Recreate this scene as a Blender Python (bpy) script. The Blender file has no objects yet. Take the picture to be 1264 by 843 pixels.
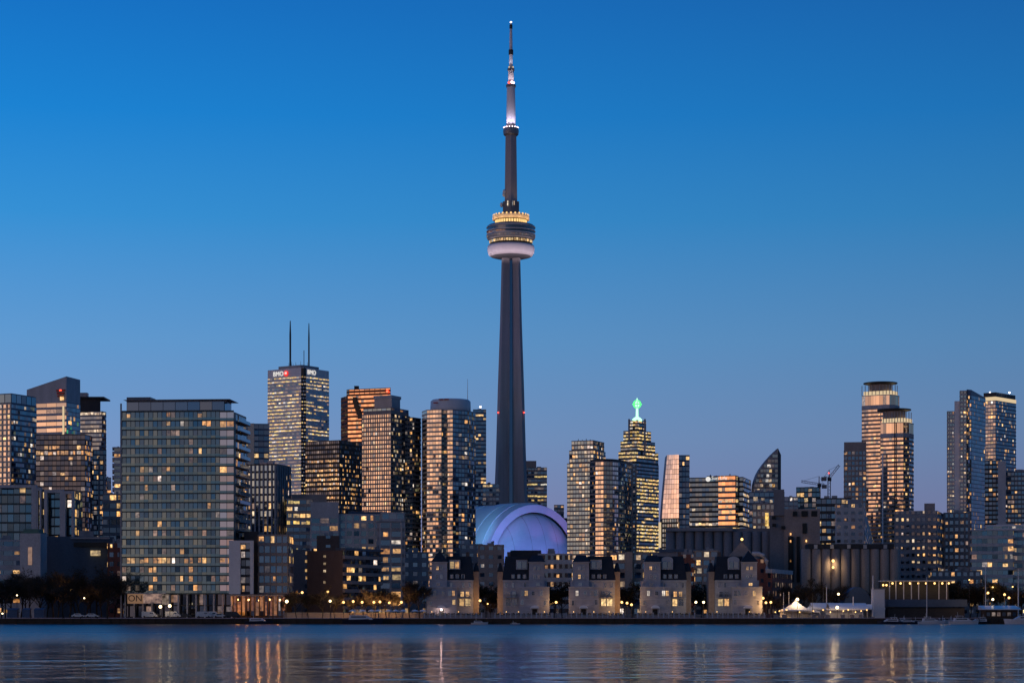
import bpy, math, random
from mathutils import Vector, Matrix
R = math.radians
rnd = random.Random(7)
sc = bpy.context.scene
col = sc.collection

# ------------------------------------------------------------------ camera
F, CX, HY, CH = 2658.0, 632.0, 758.5, 3.0        # focal length (px of a 1264 wide frame), centre, horizon row, eye height
cam_d = bpy.data.cameras.new('camera'); cam = bpy.data.objects.new('camera', cam_d); col.objects.link(cam)
cam.location = (0, 0, CH); cam.rotation_euler = (R(90), 0, 0)
cam_d.sensor_width = 36; cam_d.lens = F / 1264 * 36; cam_d.shift_y = (HY - 421.5) / 1264
cam_d.clip_start = 1; cam_d.clip_end = 40000
sc.camera = cam

# ------------------------------------------------------------------ dusk sky
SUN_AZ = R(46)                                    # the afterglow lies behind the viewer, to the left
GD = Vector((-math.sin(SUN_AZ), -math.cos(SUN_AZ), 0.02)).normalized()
def s2l(c):
    return tuple((v/255/12.92 if v/255 <= .04045 else ((v/255+.055)/1.055)**2.4) for v in c)
world = bpy.data.worlds.new('World'); sc.world = world; world.use_nodes = True
nt = world.node_tree; nt.nodes.clear()
def N(nt, t, **k):
    n = nt.nodes.new(t)
    for a, v in k.items(): setattr(n, a, v)
    return n
def math_(nt, op, a, b=None, clamp=False):
    n = N(nt, 'ShaderNodeMath', operation=op, use_clamp=clamp)
    for i, v in enumerate((a, b)):
        if v is None: continue
        if isinstance(v, (int, float)): n.inputs[i].default_value = v
        else: nt.links.new(v, n.inputs[i])
    return n.outputs[0]
def mixc(nt, fac, a, b, bt='MIX'):
    n = N(nt, 'ShaderNodeMix', data_type='RGBA', blend_type=bt)
    for s, v in ((n.inputs[0], fac), (n.inputs[6], a), (n.inputs[7], b)):
        if isinstance(v, (int, float)): s.default_value = v
        elif isinstance(v, (tuple, list)): s.default_value = (*v[:3], 1)
        else: nt.links.new(v, s)
    return n.outputs[2]
def ramp(nt, fac, stops):
    n = N(nt, 'ShaderNodeValToRGB'); e = n.color_ramp.elements
    while len(e) > 1: e.remove(e[-1])
    e[0].position = stops[0][0]; e[0].color = (*stops[0][1], 1)
    for p, c in stops[1:]:
        x = e.new(p); x.color = (*c, 1)
    nt.links.new(fac, n.inputs[0]); return n.outputs[0]
tc = N(nt, 'ShaderNodeTexCoord'); sep = N(nt, 'ShaderNodeSeparateXYZ'); nt.links.new(tc.outputs['Generated'], sep.inputs[0])
dx, dy, dz = sep.outputs
elev = math_(nt, 'MULTIPLY', dz, 2.0, True)       # 0..1 for sin(elevation) 0..0.5
SK = [(0, (128, 120, 160)), (.09, (118, 130, 175)), (.16, (108, 141, 188)), (.25, (86, 143, 197)), (.36, (42, 134, 201)),
      (.45, (6, 121, 199)), (.545, (0, 105, 186)), (.8, (0, 90, 168)), (1, (2, 72, 142))]
east = ramp(nt, elev, [(p, s2l(c)) for p, c in SK])
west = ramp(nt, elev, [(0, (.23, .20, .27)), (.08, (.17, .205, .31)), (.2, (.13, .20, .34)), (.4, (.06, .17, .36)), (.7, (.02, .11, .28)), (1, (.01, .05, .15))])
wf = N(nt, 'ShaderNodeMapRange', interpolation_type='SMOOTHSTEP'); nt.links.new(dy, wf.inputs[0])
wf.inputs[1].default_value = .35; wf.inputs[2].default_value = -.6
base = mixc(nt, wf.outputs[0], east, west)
side = N(nt, 'ShaderNodeMapRange'); nt.links.new(dx, side.inputs[0])   # the sky darkens to the right, away from the afterglow
side.inputs[1].default_value = -.25; side.inputs[2].default_value = .25; side.inputs[3].default_value = 1.14; side.inputs[4].default_value = .78
sidec = N(nt, 'ShaderNodeCombineColor')
for i in range(3): nt.links.new(side.outputs[0], sidec.inputs[i])
base = mixc(nt, 1.0, base, sidec.outputs[0], 'MULTIPLY')
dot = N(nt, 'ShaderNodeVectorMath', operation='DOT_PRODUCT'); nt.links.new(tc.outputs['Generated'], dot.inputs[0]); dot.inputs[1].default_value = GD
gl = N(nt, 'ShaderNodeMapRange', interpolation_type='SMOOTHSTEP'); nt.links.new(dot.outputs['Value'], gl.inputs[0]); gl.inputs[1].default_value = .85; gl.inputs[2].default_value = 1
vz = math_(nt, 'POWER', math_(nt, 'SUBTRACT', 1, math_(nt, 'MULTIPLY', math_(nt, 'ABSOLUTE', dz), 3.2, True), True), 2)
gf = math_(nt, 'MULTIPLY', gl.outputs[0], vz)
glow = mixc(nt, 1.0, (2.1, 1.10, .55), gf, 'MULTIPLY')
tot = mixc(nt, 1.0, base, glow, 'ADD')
sky = N(nt, 'ShaderNodeTexSky', sky_type='NISHITA', sun_disc=False, sun_elevation=R(1.0), sun_rotation=math.pi + SUN_AZ)
skm = mixc(nt, 1.0, sky.outputs[0], (.012, .012, .012), 'MULTIPLY')
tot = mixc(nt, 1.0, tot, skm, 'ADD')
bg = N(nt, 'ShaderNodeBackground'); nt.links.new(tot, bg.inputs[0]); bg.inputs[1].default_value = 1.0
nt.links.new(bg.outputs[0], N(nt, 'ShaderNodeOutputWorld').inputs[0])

sun_d = bpy.data.lights.new('sun', 'SUN'); sun_d.energy = .07; sun_d.angle = R(35); sun_d.color = (1, .70, .52)
sun = bpy.data.objects.new('sun', sun_d); col.objects.link(sun)
sun.rotation_euler = Vector((GD.x, GD.y, .12)).to_track_quat('Z', 'Y').to_euler()

vs = sc.view_settings; vs.view_transform = 'Standard'; vs.look = 'None'; vs.exposure = 0; vs.gamma = 1; vs.use_curve_mapping = False
sc.render.engine = 'CYCLES'
cy = sc.cycles; cy.use_denoising = True; cy.max_bounces = 6; cy.glossy_bounces = 4; cy.diffuse_bounces = 2; cy.sample_clamp_indirect = 3.0
cy.caustics_reflective = False; cy.caustics_refractive = False

# ------------------------------------------------------------------ helpers
def X(px, Y): return (px - CX) / F * Y
def Z(py, Y): return CH + (HY - py) * Y / F
def at(px, Y): return Vector((X(px, Y), Y))
G = 2.0                                           # height of the quayside above the water

MATS = {}
def new_mat(name):
    m = bpy.data.materials.new(name); m.use_nodes = True; t = m.node_tree; t.nodes.clear(); MATS[name] = m
    return m, t, N(t, 'ShaderNodeOutputMaterial')
def pos_noise(t, scale, stretch=(1, 1, 1), detail=4):
    g = N(t, 'ShaderNodeNewGeometry'); mp = N(t, 'ShaderNodeMapping'); mp.inputs['Scale'].default_value = stretch
    t.links.new(g.outputs['Position'], mp.inputs[0])
    n = N(t, 'ShaderNodeTexNoise'); n.inputs['Scale'].default_value = scale; n.inputs['Detail'].default_value = detail
    t.links.new(mp.outputs[0], n.inputs[0]); return n.outputs[0], g
def wall(name, c, var=.22, rough=.8, scale=.25, stretch=(1, 1, .25), metal=0.0, spec=.3):
    m, t, o = new_mat(name)
    f, g = pos_noise(t, scale, stretch)
    f2, _ = pos_noise(t, scale * 6, (1, 1, 1), 3)
    k = math_(t, 'MULTIPLY', math_(t, 'ADD', f, f2), .5)
    cr = ramp(t, k, [(.3, tuple(v * (1 - var) for v in c)), (.7, tuple(v * (1 + var) for v in c))])
    p = N(t, 'ShaderNodeBsdfPrincipled'); t.links.new(cr, p.inputs['Base Color'])
    p.inputs['Roughness'].default_value = rough; p.inputs['Metallic'].default_value = metal; p.inputs['Specular IOR Level'].default_value = spec
    t.links.new(p.outputs[0], o.inputs[0]); return m
def brick(name, c1, c2, mortar, sx=.25):
    m, t, o = new_mat(name)
    g = N(t, 'ShaderNodeNewGeometry'); s = N(t, 'ShaderNodeSeparateXYZ'); t.links.new(g.outputs['Position'], s.inputs[0])
    cb = N(t, 'ShaderNodeCombineXYZ'); t.links.new(math_(t, 'ADD', s.outputs[0], s.outputs[1]), cb.inputs[0]); t.links.new(s.outputs[2], cb.inputs[1])
    b = N(t, 'ShaderNodeTexBrick'); t.links.new(cb.outputs[0], b.inputs[0])
    b.inputs['Color1'].default_value = (*c1, 1); b.inputs['Color2'].default_value = (*c2, 1); b.inputs['Mortar'].default_value = (*mortar, 1)
    b.inputs['Scale'].default_value = 1; b.inputs['Brick Width'].default_value = sx; b.inputs['Row Height'].default_value = sx * .36; b.inputs['Mortar Size'].default_value = .012
    f, _ = pos_noise(t, .5, (1, 1, .4))
    cc = mixc(t, .5, b.outputs[0], ramp(t, f, [(.3, (.55, .55, .55)), (.7, (1, 1, 1))]), 'MULTIPLY')
    p = N(t, 'ShaderNodeBsdfPrincipled'); t.links.new(cc, p.inputs['Base Color']); p.inputs['Roughness'].default_value = .9
    t.links.new(p.outputs[0], o.inputs[0]); return m
def glass(name, dark, tint, refl, curtain=.25, tilt=.035, rough=.04):
    """coated facade glass: every pane hangs a little differently and some have blinds drawn behind them"""
    m, t, o = new_mat(name)
    g = N(t, 'ShaderNodeNewGeometry'); oi = N(t, 'ShaderNodeObjectInfo')
    r = math_(t, 'FRACT', math_(t, 'ADD', g.outputs['Random Per Island'], oi.outputs['Random']))
    wn = N(t, 'ShaderNodeTexWhiteNoise', noise_dimensions='1D'); t.links.new(math_(t, 'MULTIPLY', r, 917.3), wn.inputs['W'])
    v = N(t, 'ShaderNodeVectorMath', operation='SUBTRACT'); t.links.new(wn.outputs['Color'], v.inputs[0]); v.inputs[1].default_value = (.5, .5, .5)
    v2 = N(t, 'ShaderNodeVectorMath', operation='SCALE'); t.links.new(v.outputs[0], v2.inputs[0]); v2.inputs['Scale'].default_value = tilt * 2
    v3 = N(t, 'ShaderNodeVectorMath', operation='ADD'); t.links.new(g.outputs['Normal'], v3.inputs[0]); t.links.new(v2.outputs[0], v3.inputs[1])
    v4 = N(t, 'ShaderNodeVectorMath', operation='NORMALIZE'); t.links.new(v3.outputs[0], v4.inputs[0])
    st = ramp(t, wn.outputs['Value'], [(0, dark), (.62, tuple(d * 1.6 for d in dark)), (.7, tuple(d + curtain * .25 for d in dark)), (1, tuple(d + curtain for d in dark))])
    d = N(t, 'ShaderNodeBsdfDiffuse'); t.links.new(st, d.inputs[0])
    gs = N(t, 'ShaderNodeBsdfGlossy'); gs.inputs['Roughness'].default_value = rough; gs.inputs[0].default_value = (*tint, 1); t.links.new(v4.outputs[0], gs.inputs['Normal'])
    fr = N(t, 'ShaderNodeFresnel'); fr.inputs[0].default_value = 1.5
    rf = math_(t, 'ADD', math_(t, 'MULTIPLY', fr.outputs[0], .9), math_(t, 'MULTIPLY', math_(t, 'ADD', .75, math_(t, 'MULTIPLY', wn.outputs['Value'], .5)), refl), True)
    mx = N(t, 'ShaderNodeMixShader'); t.links.new(rf, mx.inputs[0]); t.links.new(d.outputs[0], mx.inputs[1]); t.links.new(gs.outputs[0], mx.inputs[2])
    t.links.new(mx.outputs[0], o.inputs[0]); return m
def lit(name, c1, c2, s0, s1, nscale=.75):
    """a lit room behind glass: its lamps, blinds and furniture make it uneven"""
    m, t, o = new_mat(name)
    g = N(t, 'ShaderNodeNewGeometry'); oi = N(t, 'ShaderNodeObjectInfo')
    r = math_(t, 'FRACT', math_(t, 'ADD', g.outputs['Random Per Island'], oi.outputs['Random']))
    wn = N(t, 'ShaderNodeTexWhiteNoise', noise_dimensions='1D'); t.links.new(math_(t, 'MULTIPLY', r, 533.7), wn.inputs['W'])
    c = mixc(t, wn.outputs['Value'], c1, c2); cool = math_(t, 'GREATER_THAN', math_(t, 'FRACT', math_(t, 'MULTIPLY', r, 77.7)), .88); c = mixc(t, math_(t, 'MULTIPLY', cool, .55), c, (.9, .95, 1))
    f, _ = pos_noise(t, nscale, (1, 1, 1.1), 3)
    mr = N(t, 'ShaderNodeMapRange'); t.links.new(f, mr.inputs[0]); mr.inputs[1].default_value = .3; mr.inputs[2].default_value = .7; mr.inputs[3].default_value = .12; mr.inputs[4].default_value = 1.6
    st = N(t, 'ShaderNodeMapRange'); t.links.new(math_(t, 'POWER', r, 1.6), st.inputs[0]); st.inputs[3].default_value = s0; st.inputs[4].default_value = s1
    e = N(t, 'ShaderNodeEmission'); t.links.new(c, e.inputs[0]); t.links.new(math_(t, 'MULTIPLY', st.outputs[0], mr.outputs[0]), e.inputs[1])
    gs = N(t, 'ShaderNodeBsdfGlossy'); gs.inputs[0].default_value = (.12, .13, .15, 1); gs.inputs['Roughness'].default_value = .05
    a = N(t, 'ShaderNodeAddShader'); t.links.new(e.outputs[0], a.inputs[0]); t.links.new(gs.outputs[0], a.inputs[1])
    t.links.new(a.outputs[0], o.inputs[0]); m.cycles.emission_sampling = 'NONE'; return m
def lamp_mat(name, c, s):
    m, t, o = new_mat(name)
    e = N(t, 'ShaderNodeEmission'); e.inputs[0].default_value = (*c, 1); e.inputs[1].default_value = s
    t.links.new(e.outputs[0], o.inputs[0]); m.cycles.emission_sampling = 'NONE'; return m

wall('concrete_grey', (.24, .25, .28)); wall('concrete_dark', (.19, .19, .21)); wall('concrete_brown', (.29, .25, .24))
wall('concrete_pale', (.42, .43, .46)); wall('concrete_warm', (.34, .28, .25)); wall('concrete_tower', (.37, .345, .37), .26, .85, .35, (1, 1, .05))
wall('white_panel', (.62, .62, .65), .10, .55); wall('marble_white', (.76, .73, .74), .12, .5); wall('cream_panel', (.58, .52, .44), .12, .6)
wall('metal_dark', (.035, .037, .045), .3, .5, metal=.3); wall('metal_blue', (.07, .10, .15), .2, .4, metal=.3); wall('metal_rail', (.5, .5, .53), .1, .4, metal=.3); wall('metal_grey', (.25, .26, .29), .15, .45, metal=.4)
wall('mullion_teal', (.045, .072, .082), .2, .45, metal=.2); wall('mullion_blue', (.09, .12, .18), .2, .45, metal=.2)
wall('granite_red', (.23, .065, .035), .2, .5); wall('bronze', (.07, .04, .025), .2, .4, metal=.3); wall('black_steel', (.014, .013, .014), .3, .4)
wall('slate_roof', (.022, .026, .036), .35, .7, 1.2, (1, 1, 1)); wall('copper_green', (.07, .17, .15), .2, .6)
wall('soil', (.05, .045, .04), .4, .95, .2, (1, 1, 1)); wall('paving', (.16, .15, .15), .25, .9, .5, (1, 1, 1)); wall('quay_concrete', (.055, .05, .048), .4, .9, .5, (.3, 1, 1))
wall('silo_concrete', (.33, .265, .23), .3, .85, .3, (1, 1, .08)); wall('timber', (.05, .035, .025), .4, .85, 1.5); wall('bark', (.028, .022, .018), .4, .95, 2); wall('twig', (.060, .045, .034), .4, .95, 2)
wall('leaf_dark', (.020, .026, .014), .4, .9, 1.5); wall('canvas_white', (.80, .81, .84), .07, .75, .6, (1, 1, 1)); wall('boat_white', (.58, .61, .66), .08, .3)
wall('boat_navy', (.02, .025, .045), .2, .3); wall('tarp_blue', (.05, .09, .16), .2, .6); wall('car_silver', (.42, .44, .47), .05, .25, metal=.5); wall('car_white', (.7, .7, .72), .05, .25)
wall('car_dark', (.03, .032, .04), .1, .2); wall('rubber', (.012, .012, .012), .2, .9); wall('pole_grey', (.05, .05, .055), .15, .5, metal=.5); wall('pole_white', (.66, .66, .68), .05, .4)
wall('membrane_white', (.62, .67, .74), .06, .6, .05, (1, 1, 1)); wall('tower_white', (.70, .66, .70), .08, .5); wall('red_paint', (.45, .05, .03), .1, .5)
brick('brick_brown', (.15, .085, .065), (.11, .065, .05), (.17, .15, .14)); brick('brick_red', (.25, .065, .05), (.17, .045, .035), (.2, .15, .13))
brick('stone_pale', (.42, .45, .52), (.35, .375, .44), (.25, .265, .30), 1.1); brick('stone_trim', (.47, .51, .58), (.43, .46, .53), (.35, .37, .41), 2.2)
glass('glass_blue', (.008, .014, .026), (.62, .80, 1.0), .18, .06); glass('glass_rail', (.012, .024, .028), (.62, .92, .96), .17, .015, .02); glass('glass_teal', (.012, .026, .034), (.60, .88, 1.0), .17, .09, .05); glass('glass_deep', (.006, .011, .022), (.55, .8, 1.0), .21, .06)
glass('glass_neutral', (.016, .016, .018), (.95, .92, .9), .20, .16); glass('glass_bronze', (.018, .010, .006), (1.0, .58, .32), .66, .02, .02)
glass('glass_peach', (.05, .04, .04), (1.0, .88, .82), .52, .02, .012); glass('glass_gold', (.04, .04, .04), (1, .80, .60), .44, .05, .015); glass('glass_mirror', (.04, .04, .045), (1, .86, .70), .40, .12, .03); glass('glass_black', (.006, .006, .007), (.7, .8, 1), .08, .02)
lit('lit_warm', (1, .42, .11), (1, .62, .24), .25, 1.7); lit('lit_yellow', (1, .54, .17), (1, .70, .31), .35, 1.4); lit('lit_orange', (1, .42, .11), (1, .58, .22), .35, 1.1)
lit('lit_amber', (1, .30, .06), (1, .42, .12), .15, .55); lit('lit_dim', (.95, .50, .30), (.8, .66, .56), .05, .30); lit('lit_gold', (1, .60, .13), (1, .76, .27), .5, 1.3); lit('lit_pale', (1, .66, .36), (1, .80, .55), .25, 1.1)
lamp_mat('lamp_warm', (1, .56, .18), 3.2); lamp_mat('lamp_white', (1, .74, .40), 5); lamp_mat('lamp_red', (1, .06, .03), 5); lamp_mat('lamp_green', (.10, 1, .20), 1.6)
lamp_mat('lamp_mint', (.45, 1, .62), 1.7); lamp_mat('sign_white', (1, .95, .90), .85); lamp_mat('sign_red', (1, .05, .04), 1.1); lamp_mat('strip_cream', (1, .76, .46), .72); lamp_mat('poster_lit', (.9, .50, .30), .22)
lamp_mat('lamp_pink', (1, .72, .74), 4); lamp_mat('beacon_white', (.95, .93, 1), 4); lamp_mat('tower_gold', (1, .60, .22), 1.35)

def props(o, label=None, cat=None, group=None, kind=None):
    for k, v in (('label', label), ('category', cat), ('group', group), ('kind', kind)):
        if v: o[k] = v
    return o
class MB:
    """collects faces, then links them as ONE mesh object"""
    def __init__(s): s.v = []; s.f = []; s.m = []; s.slots = []
    def mi(s, m):
        if m not in s.slots: s.slots.append(m)
        return s.slots.index(m)
    def face(s, pts, m):
        k = len(s.v); s.v += [tuple(p) for p in pts]; s.f.append(tuple(range(k, k + len(pts)))); s.m.append(s.mi(m))
    def mesh_(s, vs, fs, m):
        k = len(s.v); s.v += [tuple(p) for p in vs]; i = s.mi(m)
        for f in fs: s.f.append(tuple(k + a for a in f)); s.m.append(i)
    def box(s, c, d, m, rz=0.0):
        cx, cy_, cz = c; hx, hy, hz = d[0] / 2, d[1] / 2, d[2] / 2; ca, sa = math.cos(rz), math.sin(rz); vs_ = []
        for z in (-hz, hz):
            for x, y in ((-hx, -hy), (hx, -hy), (hx, hy), (-hx, hy)): vs_.append((cx + x * ca - y * sa, cy_ + x * sa + y * ca, cz + z))
        s.mesh_(vs_, [(3, 2, 1, 0), (4, 5, 6, 7), (0, 1, 5, 4), (1, 2, 6, 5), (2, 3, 7, 6), (3, 0, 4, 7)], m)
    def prism(s, poly, z0, z1, m, ztop=None, mtop=None):
        n = len(poly); zt = ztop or [z1] * n
        vs_ = [(p[0], p[1], z0) for p in poly] + [(p[0], p[1], zt[i]) for i, p in enumerate(poly)]
        s.mesh_(vs_, [(i, (i + 1) % n, n + (i + 1) % n, n + i) for i in range(n)] + [tuple(range(n - 1, -1, -1))], m)
        s.face([vs_[n + i] for i in range(n)], mtop or m)
    def tube(s, pts, rs, m, n=6, cap=True):
        rings = []
        for i, p in enumerate(pts):
            p = Vector(p); a = Vector(pts[max(0, i - 1)]); b = Vector(pts[min(len(pts) - 1, i + 1)]); d = (b - a).normalized()
            u = d.orthogonal().normalized() if abs(d.z) < .99 else Vector((1, 0, 0)); u = (u - d * u.dot(d)).normalized(); w = d.cross(u)
            rings.append([p + (u * math.cos(2 * math.pi * k / n) + w * math.sin(2 * math.pi * k / n)) * rs[i] for k in range(n)])
        fs = []
        for i in range(len(rings) - 1):
            for k in range(n): fs.append((i * n + k, i * n + (k + 1) % n, (i + 1) * n + (k + 1) % n, (i + 1) * n + k))
        if cap: fs += [tuple(range(n - 1, -1, -1)), tuple((len(rings) - 1) * n + k for k in range(n))]
        s.mesh_([v for r in rings for v in r], fs, m)
    def lathe(s, c, prof, m, n=40):
        vs_ = []; fs = []
        for r, z in prof:
            for k in range(n): a = 2 * math.pi * k / n; vs_.append((c[0] + r * math.cos(a), c[1] + r * math.sin(a), z))
        for i in range(len(prof) - 1):
            for k in range(n): fs.append((i * n + k, i * n + (k + 1) % n, (i + 1) * n + (k + 1) % n, (i + 1) * n + k))
        fs += [tuple(range(n - 1, -1, -1)), tuple((len(prof) - 1) * n + k for k in range(n))]
        s.mesh_(vs_, fs, m)
    def ball(s, c, r, m, n=10, sz=1.0):
        s.lathe((c[0], c[1]), [(max(.001, r * math.sin(math.pi * i / n)), c[2] - r * sz * math.cos(math.pi * i / n)) for i in range(n + 1)], m, n)
    def build(s, name, parent=None, origin=None, smooth=False, kind=None):
        if not s.f: return None
        o0 = Vector(origin) if origin is not None else (world_loc(parent) if parent else Vector((0, 0, 0)))
        me = bpy.data.meshes.new(name); me.from_pydata([tuple(Vector(v) - o0) for v in s.v], [], s.f)
        for m in s.slots: me.materials.append(MATS[m])
        me.polygons.foreach_set('material_index', s.m)
        if smooth: me.polygons.foreach_set('use_smooth', [True] * len(s.f))
        me.update(); o = bpy.data.objects.new(name, me); col.objects.link(o)
        if parent: o.parent = parent
        else: o.location = o0
        if kind: o['kind'] = kind
        return o
def world_loc(o):
    v = Vector((0, 0, 0))
    while o: v = v + o.location; o = o.parent
    return v
def empty(name, loc, label, cat, group=None):
    o = bpy.data.objects.new(name, None); col.objects.link(o); o.location = loc; o.empty_display_size = 1
    return props(o, label, cat, group)
def copy_tree(o, parent=None):
    c = o.copy(); col.objects.link(c)
    if parent: c.parent = parent
    for ch in o.children: copy_tree(ch, c)
    return c
def point(loc, w, c, r=.25, name='lamp_light', parent=None):
    l = bpy.data.lights.new(name, 'POINT'); l.energy = w; l.color = c; l.shadow_soft_size = r
    o = bpy.data.objects.new(name, l); col.objects.link(o)
    if parent: o.parent = parent; o.location = Vector(loc) - world_loc(parent)
    else: o.location = loc
    return o
def spot(loc, target, w, c, size, parent=None, r=.5, name='flood_light', blend=.6):
    l = bpy.data.lights.new(name, 'SPOT'); l.energy = w; l.color = c; l.spot_size = R(size); l.spot_blend = blend; l.shadow_soft_size = r
    o = bpy.data.objects.new(name, l); col.objects.link(o); o.rotation_euler = (Vector(loc) - Vector(target)).to_track_quat('Z', 'Y').to_euler()
    if parent: o.parent = parent; o.location = Vector(loc) - world_loc(parent)
    else: o.location = loc
    return o

# footprints ---------------------------------------------------------------
def corner(xl, xc, xr, Y, th):
    """near corner seen at column xc, faces ending at columns xl and xr, left face turned th degrees away from the picture plane"""
    B = at(xc, Y); t = R(th); pts = []
    for px, d in ((xl, Vector((-math.cos(t), math.sin(t)))), (xr, Vector((math.sin(t), math.cos(t))))):
        k = (px - CX) / F; s = (k * B.y - B.x) / (d.x - k * d.y); pts.append(B + d * s)
    A, C = pts
    return [A, B, C, A + C - B]
def front(xl, xr, Y, depth, rot=0.0):
    A, B = at(xl, Y), at(xr, Y); mid = (A + B) / 2; w = (B - A).length; ang = -math.atan2(mid.x, mid.y) + R(rot)
    u = Vector((math.cos(ang), math.sin(ang))); n = Vector((-u.y, u.x))
    A = mid - u * w / 2; B = mid + u * w / 2
    return [A, B, B + n * depth, A + n * depth]
def chain(pts, depth):
    P = [at(*p) for p in pts]; mid = (pts[0][0] + pts[-1][0]) / 2
    Yb = max(p[1] for p in pts) + depth
    return P + [at(mid + (pts[-1][0] - mid) * .93, Yb), at(mid + (pts[0][0] - mid) * .93, Yb)]
def shrink(poly, k, c=None):
    c = c or sum((Vector(p) for p in poly), Vector((0, 0))) / len(poly)
    return [c + (Vector(p) - c) * k for p in poly]

# buildings ----------------------------------------------------------------
WIN = {}
def window_mesh(w, h, m):
    k = (round(w, 1), round(h, 1), m)
    if k not in WIN:
        b = MB(); b.box((0, 0, 0), (w, .10, h), m); me = bpy.data.meshes.new('window')
        me.from_pydata(b.v, [], b.f); me.materials.append(MATS[m]); WIN[k] = me
    return WIN[k]
class Bld:
    def __init__(s, name, label, base, cap=24, cat='building', group=None):
        s.root = empty(name, (base[0], base[1], G), label, cat, group); s.w = MB(); s.g = MB(); s.cells = []; s.cap = cap; s.extra = []
    def block(s, poly, z0, z1, wallm, st=None, faces=None, roof=None, ztop=None, parapet=.7):
        """a storeyed block; st is the facade style, faces overrides it per edge ({} = blank wall)"""
        s.w.prism(poly, z0, z1, wallm, ztop, roof or 'concrete_dark')
        if st is None: return s
        n = len(poly); ctr = sum((Vector(p) for p in poly), Vector((0, 0))) / n
        for i in range(n):
            p0, p1 = Vector(poly[i]), Vector(poly[(i + 1) % n]); d = p1 - p0
            if d.length < .3: continue
            nn = Vector((d.y, -d.x)).normalized(); vw = -((p0 + p1) / 2).normalized()
            if nn.dot(vw) < -.12: continue
            fs = dict(st)
            if faces and i in faces:
                if not faces[i]: continue
                fs.update(faces[i])
            s.facade(p0, p1, z0, z1, wallm, fs, nn)
        return s
    def facade(s, p0, p1, z0, z1, wallm, st, n):
        L = (p1 - p0).length; u = (p1 - p0) / L
        fh = st.get('fh', 3.2); bw = st.get('bw', 3.0); wh = st.get('wh', .7); ww = st.get('ww', .9)
        sd = st.get('sd', .15); pd = st.get('pd', 0); sm = st.get('sm', wallm); pm = st.get('pm', sm)
        gl = st.get('glass', 'glass_blue'); lm = st.get('lm', 'lit_warm'); p = st.get('lit', .1); mode = st.get('mode', 'rand'); rows = st.get('rows', {})
        nf = max(1, round((z1 - z0) / fh)); fh = (z1 - z0) / nf; nb = max(1, round(L / bw)); b = L / nb; band = fh * (1 - wh)
        skip = st.get('skip', 0)
        def P3(a, off, z): q = p0 + u * a + n * off; return (q.x, q.y, z)
        def rib(a0, a1, za, zb, off, m):
            s.w.face([P3(a0, off, za), P3(a1, off, za), P3(a1, off, zb), P3(a0, off, zb)], m)
            s.w.face([P3(a0, off, zb), P3(a1, off, zb), P3(a1, 0, zb), P3(a0, 0, zb)], m)
            s.w.face([P3(a0, 0, za), P3(a1, 0, za), P3(a1, off, za), P3(a0, off, za)], m)
            s.w.face([P3(a0, 0, za), P3(a0, off, za), P3(a0, off, zb), P3(a0, 0, zb)], m)
            s.w.face([P3(a1, off, za), P3(a1, 0, za), P3(a1, 0, zb), P3(a1, off, zb)], m)
        if sd > 0:
            for i in range(skip, nf): rib(0, L, z0 + i * fh, z0 + i * fh + band, sd, sm)
            rib(0, L, z1, z1 + st.get('par', .6), sd, sm)
        if 'rail' in st:                                  # tinted glass rail in front of the lower part of every storey
            for i in range(skip, nf):
                for j in range(nb):
                    zl = z0 + i * fh + band * .32; zh = z0 + (i + 1) * fh * 1.0 - fh + band * 1.02
                    s.quad(p0 + u * (j * b + b / 2) + n * (sd + .05), (zl + zh) / 2, b * .96, zh - zl, u, st['rail'])
        if pd > 0:
            pw = b * (1 - ww)
            for j in range(nb + 1):
                a = min(max(j * b - pw / 2, 0), L - pw); rib(a, a + pw, z0, z1 - .02, pd, pm)
        blind = st.get('blank', ())
        for i in range(skip, nf):
            rp = rows.get(i, rows.get(i - nf, p)); run = rnd.random() < rp; lvl = rnd.random() ** 1.3
            for j in range(nb):
                if j in blind: continue
                if mode == 'row':
                    if rnd.random() < .22: run = rnd.random() < (rp * 2 * lvl)
                    on = run and rnd.random() < .93
                elif mode == 'pair':
                    if j % 2 == 0: run = rnd.random() < rp
                    on = run
                else: on = rnd.random() < rp * 1.55
                a = j * b + b / 2; w = b * ww * .985; za = z0 + i * fh + band; zb = z0 + (i + 1) * fh; zc = (za + zb) / 2; h = zb - za - .03
                q = p0 + u * a + n * .10
                if on:
                    m = lm if isinstance(lm, str) else rnd.choice(lm)
                    s.quad(q, zc, w, h, u, gl)                     # the glass; the lit part of the room shows in some of it
                    if mode != 'row':
                        k = rnd.choice((1, 1, .85, .7, .5)); w2 = w * k; kh = rnd.choice((1, 1, .85, .7)); h2 = h * kh
                    else: w2, h2 = w, h * .8
                    q = q + u * rnd.uniform(-.5, .5) * (w - w2)
                    s.cells.append((q, zc + (h - h2) * rnd.choice((-.5, .3)), w2, h2, math.atan2(u.y, u.x), m, (u, n)))
                else:
                    if st.get('dim', .06) > rnd.random(): s.quad(q, zc, w, h, u, 'lit_dim')
                    else: s.quad(q, zc, w, h, u, gl)
    def quad(s, q, zc, w, h, u, m):
        a, b = q - u * w / 2, q + u * w / 2
        s.g.face([(a.x, a.y, zc - h / 2), (b.x, b.y, zc - h / 2), (b.x, b.y, zc + h / 2), (a.x, a.y, zc + h / 2)], m)
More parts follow.
